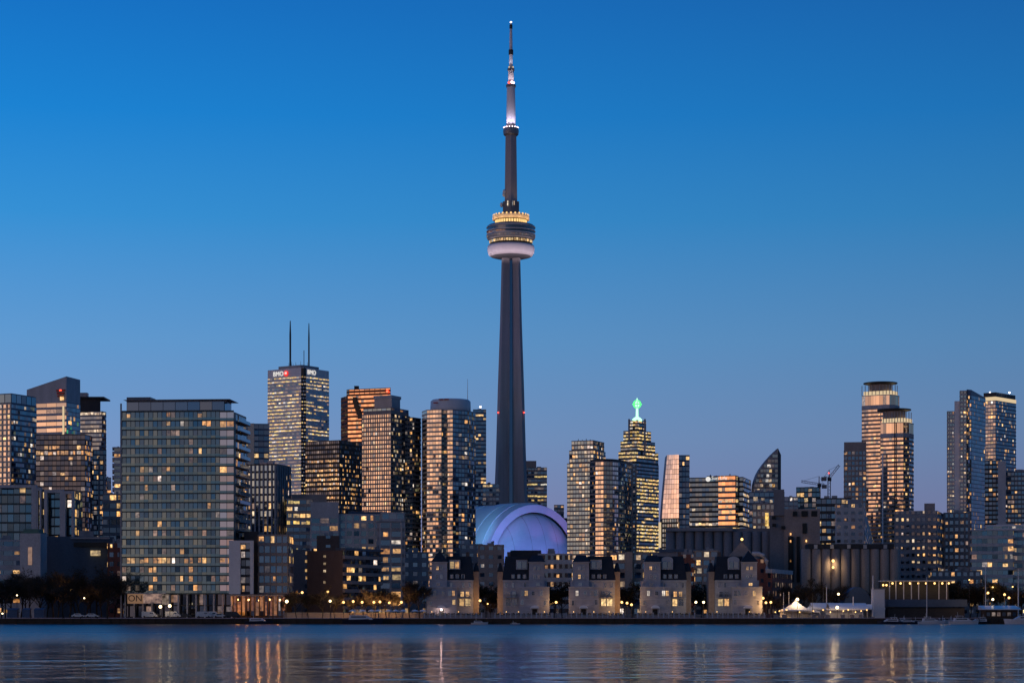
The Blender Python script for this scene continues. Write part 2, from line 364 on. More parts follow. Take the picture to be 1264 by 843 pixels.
    def done(s):
        rnd.shuffle(s.cells); R0 = world_loc(s.root)
        for q, zc, w, h, a, m, (u, n) in s.cells[s.cap:]: s.quad(q + n * .04, zc, w, h, u, m)
        s.w.build('wall', s.root); s.g.build('glazing', s.root, kind='stuff')
        for q, zc, w, h, a, m, _ in s.cells[:s.cap]:
            o = bpy.data.objects.new('window', window_mesh(w, h, m)); col.objects.link(o); o.parent = s.root
            o.location = Vector((q.x, q.y, zc)) - R0; o.rotation_euler = (0, 0, a)
        return s.root
    def part(s, name, fn, smooth=False):
        b = MB(); fn(b); return b.build(name, s.root, smooth=smooth)
def base_of(poly): c = sum((Vector(p) for p in poly), Vector((0, 0))) / len(poly); return c
def simple(name, label, poly, Y, top, wallm, st, faces=None, cap=24, z0=G, roof=None, boxes=True, group=None):
    b = Bld(name, label, base_of(poly), cap, group=group); z1 = Z(top, Y)
    b.block(poly, z0, z1, wallm, st, faces, roof)
    if boxes:
        c = base_of(poly); w = (Vector(poly[1]) - Vector(poly[0])).length
        u = (Vector(poly[1]) - Vector(poly[0])).normalized(); a = math.atan2(u.y, u.x)
        for k in range(2):
            q = c + u * rnd.uniform(-.22, .22) * w; hh = rnd.uniform(1.2, 2.6)
            b.part('rooftop_unit', lambda m: m.box((q.x, q.y, z1 + hh / 2 + .02), (w * rnd.uniform(.12, .25), w * .14, hh), 'metal_grey', a))
    return b

# ------------------------------------------------------------------ setting
mw, t, o_ = new_mat('lake_water')
g_ = N(t, 'ShaderNodeNewGeometry')
def wnoise(scale, stretch, detail=3, rough=.5):
    mp = N(t, 'ShaderNodeMapping'); mp.inputs['Scale'].default_value = stretch; t.links.new(g_.outputs['Position'], mp.inputs[0])
    n = N(t, 'ShaderNodeTexNoise'); n.inputs['Scale'].default_value = scale; n.inputs['Detail'].default_value = detail; n.inputs['Roughness'].default_value = rough
    t.links.new(mp.outputs[0], n.inputs[0]); return n.outputs[0]
h1 = wnoise(.22, (.8, .55, 1), 3); h2 = wnoise(1.1, (.9, .7, 1), 2); pt = wnoise(.016, (.35, 1.6, 1), 2)
sepw = N(t, 'ShaderNodeSeparateXYZ'); t.links.new(g_.outputs['Position'], sepw.inputs[0])
wz = N(t, 'ShaderNodeMapRange', interpolation_type='SMOOTHSTEP'); t.links.new(sepw.outputs[1], wz.inputs[0])      # a breeze ruffles the far half of the water
wz.inputs[1].default_value = 230; wz.inputs[2].default_value = 380; wz.inputs[3].default_value = .72; wz.inputs[4].default_value = 1.8
pz = N(t, 'ShaderNodeMapRange'); t.links.new(pt, pz.inputs[0]); pz.inputs[1].default_value = .35; pz.inputs[2].default_value = .65; pz.inputs[3].default_value = .6; pz.inputs[4].default_value = 1.3
hh = math_(t, 'MULTIPLY', math_(t, 'ADD', math_(t, 'MULTIPLY', h1, .50), math_(t, 'MULTIPLY', h2, .07)), math_(t, 'MULTIPLY', wz.outputs[0], pz.outputs[0]))
bp = N(t, 'ShaderNodeBump'); bp.inputs['Strength'].default_value = 1.0; bp.inputs['Distance'].default_value = 1.0; t.links.new(hh, bp.inputs['Height'])
pw_ = N(t, 'ShaderNodeBsdfPrincipled'); pw_.inputs['Base Color'].default_value = (.006, .022, .045, 1); rgh = N(t, 'ShaderNodeMapRange', interpolation_type='SMOOTHSTEP'); t.links.new(sepw.outputs[1], rgh.inputs[0]); rgh.inputs[1].default_value = 160; rgh.inputs[2].default_value = 420; rgh.inputs[3].default_value = .10; rgh.inputs[4].default_value = .30; t.links.new(rgh.outputs[0], pw_.inputs['Roughness'])
pw_.inputs['IOR'].default_value = 1.333; pw_.inputs['Specular IOR Level'].default_value = .5; t.links.new(bp.outputs[0], pw_.inputs['Normal'])
t.links.new(pw_.outputs[0], o_.inputs[0])
SY = 690.0
b = MB(); b.face([(-12000, -9000, 0), (12000, -9000, 0), (12000, SY + .5, 0), (-12000, SY + .5, 0)], 'lake_water'); props(b.build('water'), kind='structure')
b = MB(); b.face([(-14000, SY + .4, G - .02), (14000, SY + .4, G - .02), (14000, 26000, G - .02), (-14000, 26000, G - .02)], 'soil'); props(b.build('ground'), kind='structure')
b = MB(); b.face([(-420, SY + .9, G), (420, SY + .9, G), (420, SY + 24, G), (-420, SY + 24, G)], 'paving'); props(b.build('promenade'), kind='structure')
b = MB()
b.box((0, SY + .45, .45), (840, .9, 3.0), 'quay_concrete')
b.box((0, SY - .12, 1.45), (840, .22, .28), 'timber'); b.box((0, SY - .12, .75), (840, .22, .24), 'timber')
for k in range(-140, 141): b.box((k * 3 + rnd.uniform(-.3, .3), SY - .30, .7), (.26, .2, 2.2), 'timber')
props(b.build('quay_wall', origin=(0, SY, 0)), 'dark concrete quay wall with timber fenders along the water', 'wall')

# ------------------------------------------------------------------ the tall tower
TY = 2000.0; TX = X(630.7, TY); TC = (TX, TY)
def tz(py): return Z(py, TY)
S2 = TY / F
tower = empty('observation_tower', (TX, TY, G), 'tallest thing in view, slender three-legged concrete tower with round lit pod and long mast', 'tower')
def leg_ring(half, t, v, z):
    L = (half - t * .25) / .866; pts = []
    for a in (-90 - 60, -90 + 60, 90):
        d = Vector((math.cos(R(a)), math.sin(R(a)))); p = Vector((-d.y, d.x))
        pts += [d * L - p * t / 2, d * L + p * t / 2]
        e1 = Vector((math.cos(R(a + 60)), math.sin(R(a + 60)))); q1 = Vector((-e1.y, e1.x))
        pts += [e1 * v - q1 * v * .42, e1 * v + q1 * v * .42]
    return [(TX + p.x, TY + p.y, z) for p in pts]
b = MB(); rings = []
for py, hw in ((762, 31), (700, 25.2), (660, 22.7), (618, 20.7), (560, 18.4), (480, 16.2), (400, 13.5), (340, 12), (316, 11.4)):
    half = hw * S2; rings.append(leg_ring(half, half * .40, half * .44, max(G, tz(py))))
n = len(rings[0]); vs_ = [p for r in rings for p in r]; fs = [(i * n + k, i * n + (k + 1) % n, (i + 1) * n + (k + 1) % n, (i + 1) * n + k) for i in range(len(rings) - 1) for k in range(n)]
b.mesh_(vs_, fs, 'concrete_tower'); b.build('shaft', tower)
b = MB(); vv = [20.7 * .44 * S2, 11.4 * .44 * S2]
b.mesh_([(TX - 1.7, TY - 31 * .44 * S2 - .6, G), (TX + 1.7, TY - 31 * .44 * S2 - .6, G), (TX + 1.2, TY - vv[1] - .6, tz(320)), (TX - 1.2, TY - vv[1] - .6, tz(320)),
         (TX - 1.7, TY - 31 * .44 * S2 + 1.5, G), (TX + 1.7, TY - 31 * .44 * S2 + 1.5, G), (TX + 1.2, TY - vv[1] + 1.5, tz(320)), (TX - 1.2, TY - vv[1] + 1.5, tz(320))],
        [(0, 1, 2, 3), (1, 5, 6, 2), (4, 0, 3, 7), (3, 2, 6, 7), (5, 4, 7, 6), (1, 0, 4, 5)], 'glass_blue')
b.build('elevator_shaft', tower)
def tl(name, prof, m, n=48, smooth=False, parent=None):
    b = MB(); b.lathe(TC, [(r * S2, tz(y)) for r, y in prof], m, n); return b.build(name, parent or tower, smooth=smooth)
pod = tl('pod', [(12, 319.5), (19, 318.6), (24.5, 317.2), (24.5, 316.8)], 'concrete_dark')
tl('radome', [(23.5, 317.0), (26.6, 316), (28.3, 313), (29.1, 309), (29, 306), (28.2, 303.6), (25.5, 303.2)], 'tower_white', 56, True, pod)
tl('lower_deck', [(25.6, 303.2), (26.2, 300.6), (26.4, 297)], 'metal_dark', 48, False, pod)
tl('outdoor_deck', [(26.5, 297), (29.3, 295.5), (30, 292), (30, 290.6), (28.9, 290.4), (28.9, 287.2), (30.2, 287), (30.2, 285.8), (29, 285.6), (29, 282.4), (30.2, 282.2), (29.6, 280), (27.6, 278.6), (21, 278)], 'metal_grey', 56, False, pod)
tl('viewing_glass', [(29.25, 295.2), (29.95, 291.2), (29.1, 290.2), (29.1, 287.4)], 'glass_black', 56, False, pod)
tl('viewing_glass', [(29.2, 285.4), (29.2, 282.6)], 'glass_black', 56, False, pod)
tl('restaurant', [(18.6, 278), (20, 277.6), (20, 272.4), (19, 272)], 'metal_dark', 40, False, pod)
tl('drum', [(19, 272.2), (22.6, 272), (22.8, 268.6), (22.2, 266.6), (21.6, 266.4), (10, 265.4)], 'cream_panel', 40, False, pod)
def ring_windows_glow(r, ya, yb, nn, m, name, frac=.62, a0=-178, a1=-2, jit=0.0):
    for k in range(nn):
        a = R(a0 + (a1 - a0) * (k + .5) / nn); w = abs(R(a1 - a0)) / nn * r * S2 * frac; hgt = tz(ya) - tz(yb)
        b = MB(); b.box((TX + math.cos(a) * r * S2, TY + math.sin(a) * r * S2, (tz(ya) + tz(yb)) / 2), (.3, w, hgt), m, a); b.build(name, pod)
ring_windows_glow(26.55, 298.0, 301.0, 26, 'lit_yellow', 'window', .72)
ring_windows_glow(29.9, 292.2, 294.4, 34, 'lit_dim', 'window', .5)
ring_windows_glow(29.15, 287.9, 289.4, 18, 'lit_amber', 'window', .6, -178, -105)  # glowing boxes added for the warm light on the deck's left side
for yy_ in (290.5, 286.4, 281.6): tl('deck_rail', [(30.15, yy_ + .45), (30.4, yy_ + .3), (30.4, yy_ - .3), (30.15, yy_ - .45)], 'metal_rail', 56, False, pod)
ring_windows_glow(20.1, 273.2, 276.8, 16, 'tower_gold', 'window', .7, -165, -15)
ring_windows_glow(22.3, 265.6, 267.8, 13, 'tower_gold', 'lamp', .34)
for k in range(7):
    a = R(-180 + 180 * k / 6); ca, sa = math.cos(a) * S2, math.sin(a) * S2
    spot((TX + ca * 44, TY + sa * 44, tz(326)), (TX + ca * 26, TY + sa * 26, tz(310)), 4200, (1, .78, .86), 90, tower, .4)
    spot((TX + ca * 29, TY + sa * 29, tz(276)), (TX + ca * 20, TY + sa * 20, tz(269)), 2600, (1, .58, .24), 110, tower, .3)
def hexs(name, rows, m):
    b = MB(); rr = []
    for r, y in rows: rr.append([(TX + math.cos(R(60 * k + 30)) * r * S2, TY + math.sin(R(60 * k + 30)) * r * S2, tz(y)) for k in range(6)])
    b.mesh_([p for r in rr for p in r], [(i * 6 + k, i * 6 + (k + 1) % 6, (i + 1) * 6 + (k + 1) % 6, (i + 1) * 6 + k) for i in range(len(rr) - 1) for k in range(6)] + [tuple((len(rr) - 1) * 6 + k for k in range(6))], m); return b.build(name, tower)
hexs('upper_shaft', [(9.2, 266), (8.8, 240), (8.2, 200), (7.7, 166)], 'concrete_tower')
eq = hexs('equipment_floors', [(10.6, 265.4), (11.6, 263), (11.6, 250), (9.2, 249.6)], 'concrete_dark')
for dxp, ya, yb, w in ((-4, 250, 256, 1.3), (-1, 250.6, 256, 1.2), (1.6, 250.4, 256, 1.2), (4, 250.2, 255, 1.2)):
    b = MB(); b.box((TX + dxp * S2, TY - 10.35 * S2, (tz(ya) + tz(yb)) / 2), (w * S2, .6, tz(ya) - tz(yb)), 'lit_pale'); b.build('panel', eq)
for dxp, y in ((-8.6, 241), (-11.6, 254), (-8.2, 238)):
    b = MB(); b.ball((TX + dxp * S2, TY - 4.5 * S2, tz(y)), 1.5, 'membrane_white', 8, 1.6); b.build('antenna_dish', eq)
sp = tl('upper_pod', [(7.8, 168), (9.2, 166.6), (9.8, 163), (9.4, 159), (8.6, 157.6), (6, 157.2)], 'metal_grey', 32)
for k in range(8): a = R(-180 + 22.5 * (k + .5)); b = MB(); b.box((TX + math.cos(a) * 9.0 * S2, TY + math.sin(a) * 9.0 * S2, tz(158.2)), (.8, .9, .9), 'lamp_pink', a); b.build('lamp', sp)
mast = tl('mast', [(5.8, 157.2), (5.4, 130), (5.0, 107), (3.6, 106.6), (3.4, 86.6), (2.4, 86.2), (2.1, 70), (1.9, 50), (1.5, 34), (1.2, 29)], 'tower_white', 20)
for y, r in ((106.5, 6.0), (86.3, 4.3)): tl('mast_collar', [(r * .8, y + 2.4), (r, y + 1.4), (r, y - 1.2), (r * .7, y - 2)], 'concrete_dark', 20, False, mast)
for y0, y1, r in ((62, 68, 2.9), (31, 36, 1.9)): tl('antenna_section', [(r, y1), (r, y0)], 'metal_dark', 16, False, mast)
for dxp, y, m, rr in ((0, 28, 'beacon_white', .9), (-2.6, 103.4, 'lamp_red', .9), (1.2, 102.8, 'lamp_pink', 1.1), (3.4, 103.6, 'lamp_pink', .9), (2.6, 84, 'strip_cream', .7), (-2.2, 84, 'strip_cream', .7)):
    b = MB(); b.ball((TX + dxp * S2, TY - (0 if y < 30 else 4.4 if y > 90 else 3.3) * S2, tz(y)), rr, m, 8); b.build('lamp', mast)
for dxp in (-15.6, 16.4):
    b = MB(); b.ball((TX + dxp * S2, TY - 9.5 * S2, tz(510)), .6, 'lamp_red', 8); b.build('beacon', tower)
for a in (-140, -90, -40):
    ca, sa = math.cos(R(a)), math.sin(R(a))
    spot((TX + ca * 13 * S2, TY + sa * 13 * S2, tz(160)), (TX, TY, tz(128)), 9000, (.86, .76, 1), 60, tower)
    spot((TX + ca * 9 * S2, TY + sa * 9 * S2, tz(105)), (TX, TY, tz(80)), 2600, (1, .82, .86), 60, tower)
    spot((TX + ca * 8 * S2, TY + sa * 8 * S2, tz(87)), (TX, TY, tz(60)), 2600, (.86, .82, 1), 50, tower)

# ------------------------------------------------------------------ the domed stadium
DY = 1750.0; DS = DY / F
dome = empty('domed_stadium', (X(648, DY), DY, G), 'large white domed stadium roof glowing blue and violet at the foot of the tallest tower', 'stadium')
DC = Vector((X(652, DY), DY)); dzb = Z(700, DY)
ax = Vector((-.55, .835)).normalized(); ac = Vector((ax.y, -ax.x))       # axis of the vault (away, to the left) and the direction across it
ac = Vector((.97, .24)).normalized()
def arch(off, rad, hgt, n=40, lean=0.0):
    pts = []
    for k in range(n + 1):
        a = math.pi * k / n; q = DC + ax * off + ac * (-math.cos(a) * rad); pts.append(Vector((q.x, q.y, dzb + math.sin(a) * hgt)))
    return pts
def strip(bm, A, B, m):
    for k in range(len(A) - 1): bm.face([A[k], A[k + 1], B[k + 1], B[k]], m)
HG = Z(632, DY) - dzb; HGo = Z(621, DY) - dzb
b = MB(); nn = 24; gr = []
for i in range(nn + 1):                                             # inner quarter dome
    e = math.pi / 2 * i / nn; gr.append([DC + Vector((0, 0, 0)).to_2d() for _ in range(1)])
gr = []
for i in range(17):
    e = math.pi / 2 * i / 16; row = []
    for k in range(41):
        a = math.pi * k / 40; rr = math.cos(e)
        q = DC + ac * (-math.cos(a) * 52 * DS) - ax * (math.sin(a) * math.sin(e) * 42 * DS); row.append(Vector((q.x, q.y, dzb + math.sin(a) * math.cos(e) * HG)))
    gr.append(row)
for i in range(16): strip(b, gr[i], gr[i + 1], 'membrane_white')
b.build('lower_dome', dome, smooth=True)
for k in (6, 11, 16, 20, 24, 29, 34):
    sm_ = MB(); sm_.tube([gr[i][k] - Vector((ax.x, ax.y, 0)) * .1 for i in range(0, 15)], [.12] * 15, 'concrete_grey', 4, False); sm_.build('seam', dome)
b = MB()
prs = [(-9, 51.5, HG * .99), (-9, 60, HGo * .97), (0, 61.5, HGo)]
A = [arch(o, r * DS, h) for o, r, h in prs]
strip(b, A[1], A[0], 'membrane_white'); strip(b, A[2], A[1], 'membrane_white')
b.build('rim_arch', dome, smooth=False)
offs = [0, 17, 34, 51, 68, 85]
for i in range(5):                                                  # nested roof panels
    b = MB(); k0 = 1 - .02 * i
    A0 = arch(offs[i] + .4, (62.3 + (i % 2) * 1.0) * DS * k0, HGo * (1.012 + .012 * (i % 2)) * (1 - .004 * i)); A1 = arch(offs[i + 1], (62.3 + (i % 2) * 1.0) * DS * (k0 - .02), HGo * (1.012 + .012 * (i % 2)) * (1 - .004 * i))
    strip(b, A1, A0, 'membrane_white'); lo = arch(offs[i] + .4, 60.5 * DS * k0, HGo * .98); strip(b, A0, lo, 'membrane_white')
    b.build('roof_panel', dome, smooth=False)
b = MB(); b.prism([DC + ac * 62 * DS - ax * 40, DC + ac * 62 * DS + ax * 90, DC - ac * 60 * DS + ax * 90, DC - ac * 60 * DS - ax * 40][::1], G, Z(701, DY), 'concrete_grey'); b.build('wall', dome)
def dpt(px, py, Y): return (X(px, Y), Y, Z(py, Y))
for px, py, yy, tx, ty, w, c in ((594, 694, -70, 600, 672, 26000, (.34, .22, 1)), (613, 698, -95, 622, 668, 26000, (.06, .32, 1)), (645, 700, -120, 648, 655, 46000, (.0, .45, .95)), (672, 698, -95, 668, 672, 26000, (.10, .30, 1)), (694, 692, -70, 690, 672, 16000, (.35, .26, 1))):
    spot(dpt(px, py, DY + yy), dpt(tx, ty, DY - 10), w, c, 75, dome, 1.0)
for px, py, yy, tx, ty, w, c in ((600, 690, -80, 603, 658, 52000, (.42, .28, 1)), (628, 690, -80, 625, 632, 58000, (.50, .24, 1)), (665, 690, -80, 662, 628, 54000, (.55, .22, 1)), (697, 690, -70, 692, 645, 54000, (.75, .25, .8))):
    spot(dpt(px, py, DY + yy), dpt(tx, ty, DY - 2), w * .8, c, 26, dome, 1.0, blend=1.0)
for px, py, yy, w, c in ((612, 688, -58, 4200, (.22, .17, 1)), (668, 688, -62, 5200, (.32, .20, 1)), (690, 684, -48, 2200, (.4, .22, 1))):
    point(dpt(px, py, DY + yy), w, c, 1.2, 'foot_light', dome)
for px, py, yy, tx, ty, w in ((560, 660, -60, 592, 640, 60000), (585, 690, -90, 610, 628, 40000)):
    spot(dpt(px, py, DY + yy), dpt(tx, ty, DY + 30), w, (.16, .62, 1), 50, dome, 1.0)

# ------------------------------------------------------------------ towers of the skyline, left to right
ST = dict
def B_(name, label, poly, Y, top, wallm, st, faces=None, **k): return simple(name, label, poly, Y, top, wallm, st, faces, **k).done()

# 1 cream grid tower at the left edge
p = corner(-34, 14, 45, 1400, 24); b = Bld('apartment_tower', 'tower cut by the left edge with a cream window grid beside a dark glass face', base_of(p), 40)
b.block(p, G, Z(499, 1400), 'metal_blue', ST(fh=3.4, bw=3.6, wh=.66, ww=.72, sd=.35, pd=.5, sm='cream_panel', glass='glass_mirror', lit=.06),
        {1: ST(sd=.12, pd=0, ww=.95, bw=2.2, glass='glass_deep', lit=.075, sm='metal_blue', lm=['lit_warm', 'lit_pale'])})
b.block(shrink(p, .99), Z(499, 1400), Z(486.5, 1400), 'metal_blue', ST(fh=12, bw=5, wh=.8, sd=.1, glass='glass_deep', lit=0)); b.done()
# 2 slant roofed tower
p = corner(33, 82, 99, 1560, 20); b = Bld('slant_roof_tower', 'grey concrete tower with a sloping roof edge and red lit panel near its top corner', base_of(p), 18)
zt = [Z(479, 1560), Z(464.5, 1560), Z(465.5, 1560), Z(478, 1560)]
b.block(p, G, Z(497, 1560), 'concrete_pale', ST(fh=4.6, bw=9, wh=.62, ww=.985, sd=.5, glass='glass_mirror', lit=.01, sm='concrete_pale'), {1: ST(glass='glass_deep', fh=3.2, bw=2.4, wh=.85, sm='metal_blue', sd=.1, lit=.05)})
b.block(p, Z(497, 1560), Z(497, 1560) + 1, 'concrete_pale', None, None, None, zt)
q = at(78, 1558); zz = Z(485, 1560)
u = (p[1] - p[0]).normalized(); nn = Vector((u.y, -u.x)); a0 = math.atan2(u.y, u.x)
for k in range(3):
    qq = p[1] - u * 4.5 + nn * .5; b.part('lamp_panel', lambda m: m.box((qq.x, qq.y, Z(481.5 + 3.6 * k, 1560)), (7.0 - k, .8, 1.3), 'red_paint', a0))
qq = p[1] - u * 3.4 + nn * .6; b.part('lamp', lambda m: m.box((qq.x, qq.y, Z(491.5, 1560)), (3, .6, 2.8), 'lit_yellow', a0)); b.part('lamp', lambda m: m.box((qq.x - 1, qq.y, Z(481.5, 1560)), (1.6, .5, .7), 'lamp_red', a0))
qq = p[1] - u * 2.2 + nn * .55; b.part('light_strip', lambda m: m.box((qq.x, qq.y, (Z(501, 1560) + Z(536, 1560)) / 2), (1.4, .4, Z(501, 1560) - Z(536, 1560)), 'strip_cream', a0)); b.done()
# 3 flat roofed blue tower
p = corner(84, 126, 131, 1640, 12); b = Bld('glass_tower', 'blue banded glass tower with a flat projecting roof slab right of the slant roofed tower', base_of(p), 20)
b.block(p, G, Z(508.5, 1640), 'metal_blue', ST(fh=3.3, bw=2.4, wh=.62, ww=.98, sd=.2, sm='mullion_blue', lit=.05, rows={-1: .7, -5: .45}, lm='lit_pale'))
p2 = [Vector((X(88, 1642), 1642)), Vector((X(124, 1642), 1642)), Vector((X(124, 1662), 1662)), Vector((X(88, 1662), 1662))]; b.block(p2, Z(508.5, 1640), Z(491.5, 1640), 'metal_dark')
b.part('roof_slab', lambda m: m.box(((X(88, 1642) + X(128.5, 1642)) / 2, 1652, Z(490.6, 1640)), (X(129, 1642) - X(87, 1642), 26, 1.1), 'metal_dark'))
b.part('rooftop_unit', lambda m: m.box((X(103, 1646), 1648, Z(487, 1640)), (6,6,4), 'metal_grey')); b.done()
# 4 dark slab before them
p = corner(44.5, 105, 114, 1380, 6); B_('dark_tower', 'dark brown glass block with one glowing upper floor before the slant roofed tower', p, 1380, 537, 'metal_dark',
   ST(fh=3.3, bw=2.6, wh=.74, ww=.94, sd=.12, sm='metal_dark', glass='glass_black', lit=.05, rows={-4: .62, -3: .3}, lm='lit_orange', mode='rand'), cap=30)
b = Bld('glass_tower', 'dark glass wing with thin pale fins right of the dark brown glass block', at(122, 1400), 26)
p = front(104, 131, 1410, 18); b.block(p, G, Z(556, 1410), 'metal_blue', ST(fh=3.3, bw=2.2, wh=.7, sd=.12, glass='glass_deep', lit=.10, sm='mullion_blue'))
for px in (103, 119.5, 126): b.part('fin', lambda m: m.box((X(px, 1400), 1407.6, (G + Z(562, 1400)) / 2), (.9, 1.4, Z(562, 1400) - G), 'metal_grey'))
b.done()
# far little ones in the gap
B_('distant_tower', 'small pale distant block in the gap left of the wide condominium', front(127, 137, 1700, 20), 1700, 590, 'concrete_pale', ST(lit=.08), cap=6)
B_('balcony_tower', 'narrow tower with stacked lit balcony lines just left of the wide condominium', front(141, 156, 1300, 20), 1300, 553, 'concrete_pale', ST(fh=3.6, bw=3, wh=.55, ww=.97, sd=1.1, sm='concrete_pale', glass='glass_mirror', lit=.12), cap=16)
B_('apartment_block', 'dark block with scattered lit windows low in the gap left of the wide condominium', front(127, 152, 900, 14), 900, 611, 'concrete_dark', ST(fh=3.3, bw=3, wh=.6, sd=.15, glass='glass_deep', lit=.2), cap=20)
# 5 white portal framed low block
b = Bld('framed_block', 'low glass block with pale portal frames and a lit lower floor at the left edge', at(46, 860), 30); Yp = 850
def portal(x0, x1, yt, yb, th):
    zt_, zb_ = Z(yt, Yp), Z(yb, Yp)
    def fn(m):
        w = th * Yp / F
        m.box((X(x0, Yp) + w / 2, Yp, (zt_ + zb_) / 2), (w, 2.2, zt_ - zb_), 'concrete_pale'); m.box((X(x1, Yp) - w / 2, Yp, (zt_ + zb_) / 2), (w, 2.2, zt_ - zb_), 'concrete_pale')
        m.box(((X(x0, Yp) + X(x1, Yp)) / 2, Yp, zt_ - .6), (X(x1, Yp) - X(x0, Yp) - 2 * w - .01, 2.2, 1.2), 'concrete_pale')
    b.part('portal_frame', fn)
p = [at(-20, 853), at(39, 853), Vector((X(39, 853), 870)), Vector((X(-20, 853), 870))]
b.block(p, G, Z(600, 853), 'mullion_teal', ST(fh=3.6, bw=2.4, wh=.8, ww=.93, sd=.15, glass='glass_teal', sm='mullion_teal', lit=.03, rows={-7: .5}, lm='lit_yellow'))
p = [at(52, 853), at(91, 853), Vector((X(91, 853), 870)), Vector((X(52, 853), 870))]
b.block(p, G, Z(606, 853), 'metal_dark', ST(fh=3.6, bw=2.6, wh=.8, ww=.93, sd=.15, glass='glass_teal', sm='metal_dark', lit=.06, rows={-12: .6, -11: .3}, lm='lit_yellow'))
portal(-24, 45.5, 598.5, 664, 6); portal(55, 78.5, 604.5, 664, 4); portal(78.6, 91.5, 606, 664, 2.6); portal(45.7, 51.5, 602, 664, 1.8); b.done()
# 6 low buildings on the dark shore
b = Bld('stair_tower', 'squat pale stair tower with a green cap and tall slot window near the left edge', at(40, 760), 4); p = corner(24.5, 50, 58, 760, 8)
b.block(p, G, Z(658, 760), 'concrete_pale'); c = base_of(p)
b.part('cap_roof', lambda m: m.prism(shrink(p, .74), Z(658, 760), Z(652.5, 760), 'copper_green')); b.part('cap_roof', lambda m: m.prism(shrink(p, .93), Z(658, 760) - .01, Z(656.6, 760), 'copper_green'))
u = (p[1] - p[0]).normalized(); q = (p[0] + p[1]) / 2 + Vector((u.y, -u.x)) * .08
b.part('window', lambda m: m.box((q.x, q.y, (Z(675, 760) + Z(697, 760)) / 2), (1.5, .12, Z(675, 760) - Z(697, 760)), 'lit_dim', math.atan2(u.y, u.x))); b.done()
B_('low_block', 'low pale banded building at the far left beside the squat stair tower', front(-30, 27, 775, 14), 775, 668, 'concrete_pale', ST(fh=3.6, bw=3.2, wh=.5, ww=.96, sd=.4, glass='glass_deep', lit=.14), cap=14)
b = simple('low_block', 'dark blue-grey windowless low building with one lit opening behind the shore trees', front(57, 140, 780, 20), 780, 662, 'metal_blue', None)
qa = at(118, 779.6); b.part('window', lambda m: m.box((qa.x, qa.y - .2, Z(682.5, 780)), (3.6, .3, 1.9), 'lit_yellow'))
b.part('wall_recess', lambda m: m.box((X(112, 780), 779.4, Z(672, 780)), (12, .5, 1.6), 'black_steel')); b.part('cornice', lambda m: m.box((X(112, 780), 778.9, Z(664, 780)), (14, .8, .6), 'metal_grey')); b.done()
B_('brick_block', 'dark red brick block between the blue-grey low building and the wide condominium', front(133, 152, 770, 12), 770, 670, 'brick_red', ST(fh=3.4, bw=3, wh=.5, ww=.5, sd=0, lit=.12), cap=6)

# 8 the wide condominium
CY_ = 722.0; p = corner(150.5, 289, 305.5, CY_, 5); b = Bld('wide_condominium', 'wide teal glass condominium on the shore with patchy lit windows and a flat overhanging roof', base_of(p), 96)
z0c = Z(733, CY_); ztc = Z(508, CY_)
A, Bc, C, D = p; L = (Bc - A).length; u = (Bc - A) / L; nn = Vector((u.y, -u.x)); mid = A + u * L * .875
core = [A, mid, mid + (D - A), D]
lr = {3: .48, 2: .10, 1: .13, 0: .13, 5: .06, 20: .09, 18: .07}
b.block(core, z0c, ztc, 'mullion_teal', ST(fh=3.05, bw=1.55, wh=.60, ww=.88, sd=.30, pd=.16, sm='mullion_teal', pm='mullion_teal', glass='glass_teal', rail='glass_rail', lit=.020, rows=lr, dim=.12, lm=['lit_warm', 'lit_orange', 'lit_orange']), {1: {}, 2: {}, 3: {}})
bay = [mid + nn * .35 + u * .02, Bc + nn * .35, Bc + (D - A) * .12, mid + (D - A) * .12 + u * .02]
b.block(bay, z0c, ztc - .2, 'mullion_teal', ST(fh=3.05, bw=2.3, wh=.64, ww=.95, sd=.12, pd=.08, sm='mullion_teal', rail='glass_rail', glass='glass_peach', lit=.02, rows={3: .7, 18: .7, 13: .4}, dim=.22, lm='lit_orange'), {1: {}, 2: {}, 3: {}})
ee = [mid + (D - A) * .12 + u * .03, Bc + (D - A) * .12 - u * .5, C - u * .5, mid + (D - A) + u * .03]
b.block(ee, z0c, ztc - .5, 'mullion_teal', ST(fh=3.05, bw=2.5, wh=.72, ww=.92, sd=.1, glass='glass_deep', lit=.07, sm='mullion_teal'), {0: {}, 2: {}, 3: {}})
nf = round((ztc - z0c) / 3.05); fh = (ztc - z0c) / nf; v = (C - Bc).normalized(); lenv = (C - Bc).length
for i in range(1, nf):
    qb = Bc + v * lenv * .58 + u * .35; o = b.part('balcony', lambda m: (m.box((qb.x, qb.y, z0c + i * fh), (1.7, lenv * .76, .22), 'concrete_grey', math.atan2(v.y, v.x) - R(90)), m.box((qb.x + .8, qb.y, z0c + i * fh + .68), (.06, lenv * .76, 1.05), 'glass_deep', math.atan2(v.y, v.x) - R(90))))
pent = [A + u * 1.2 + v * 1.5, A + u * L * .905 + v * 1.5, A + u * L * .905 + v * 12, A + u * 1.2 + v * 12]
b.block(pent, ztc, Z(495, CY_), 'metal_blue', ST(fh=5, bw=4.2, wh=.92, ww=.97, sd=.08, glass='glass_blue', lit=0, sm='metal_blue'))
rs = [A + u * .5 + v * .2, A + u * L * .96 + v * .2, A + u * L * .96 + v * 14, A + u * .5 + v * 14]
b.part('roof_slab', lambda m: m.prism(rs, Z(495, CY_) + .65, Z(492.2, CY_), 'metal_grey')); ub = [A + u * .8 + v * 3, A + u * 9 + v * 3, A + u * 9 + v * 10, A + u * .8 + v * 10]
b.part('rooftop_unit', lambda m: m.prism(ub, Z(492.2, CY_) + .02, Z(488, CY_), 'metal_blue'))
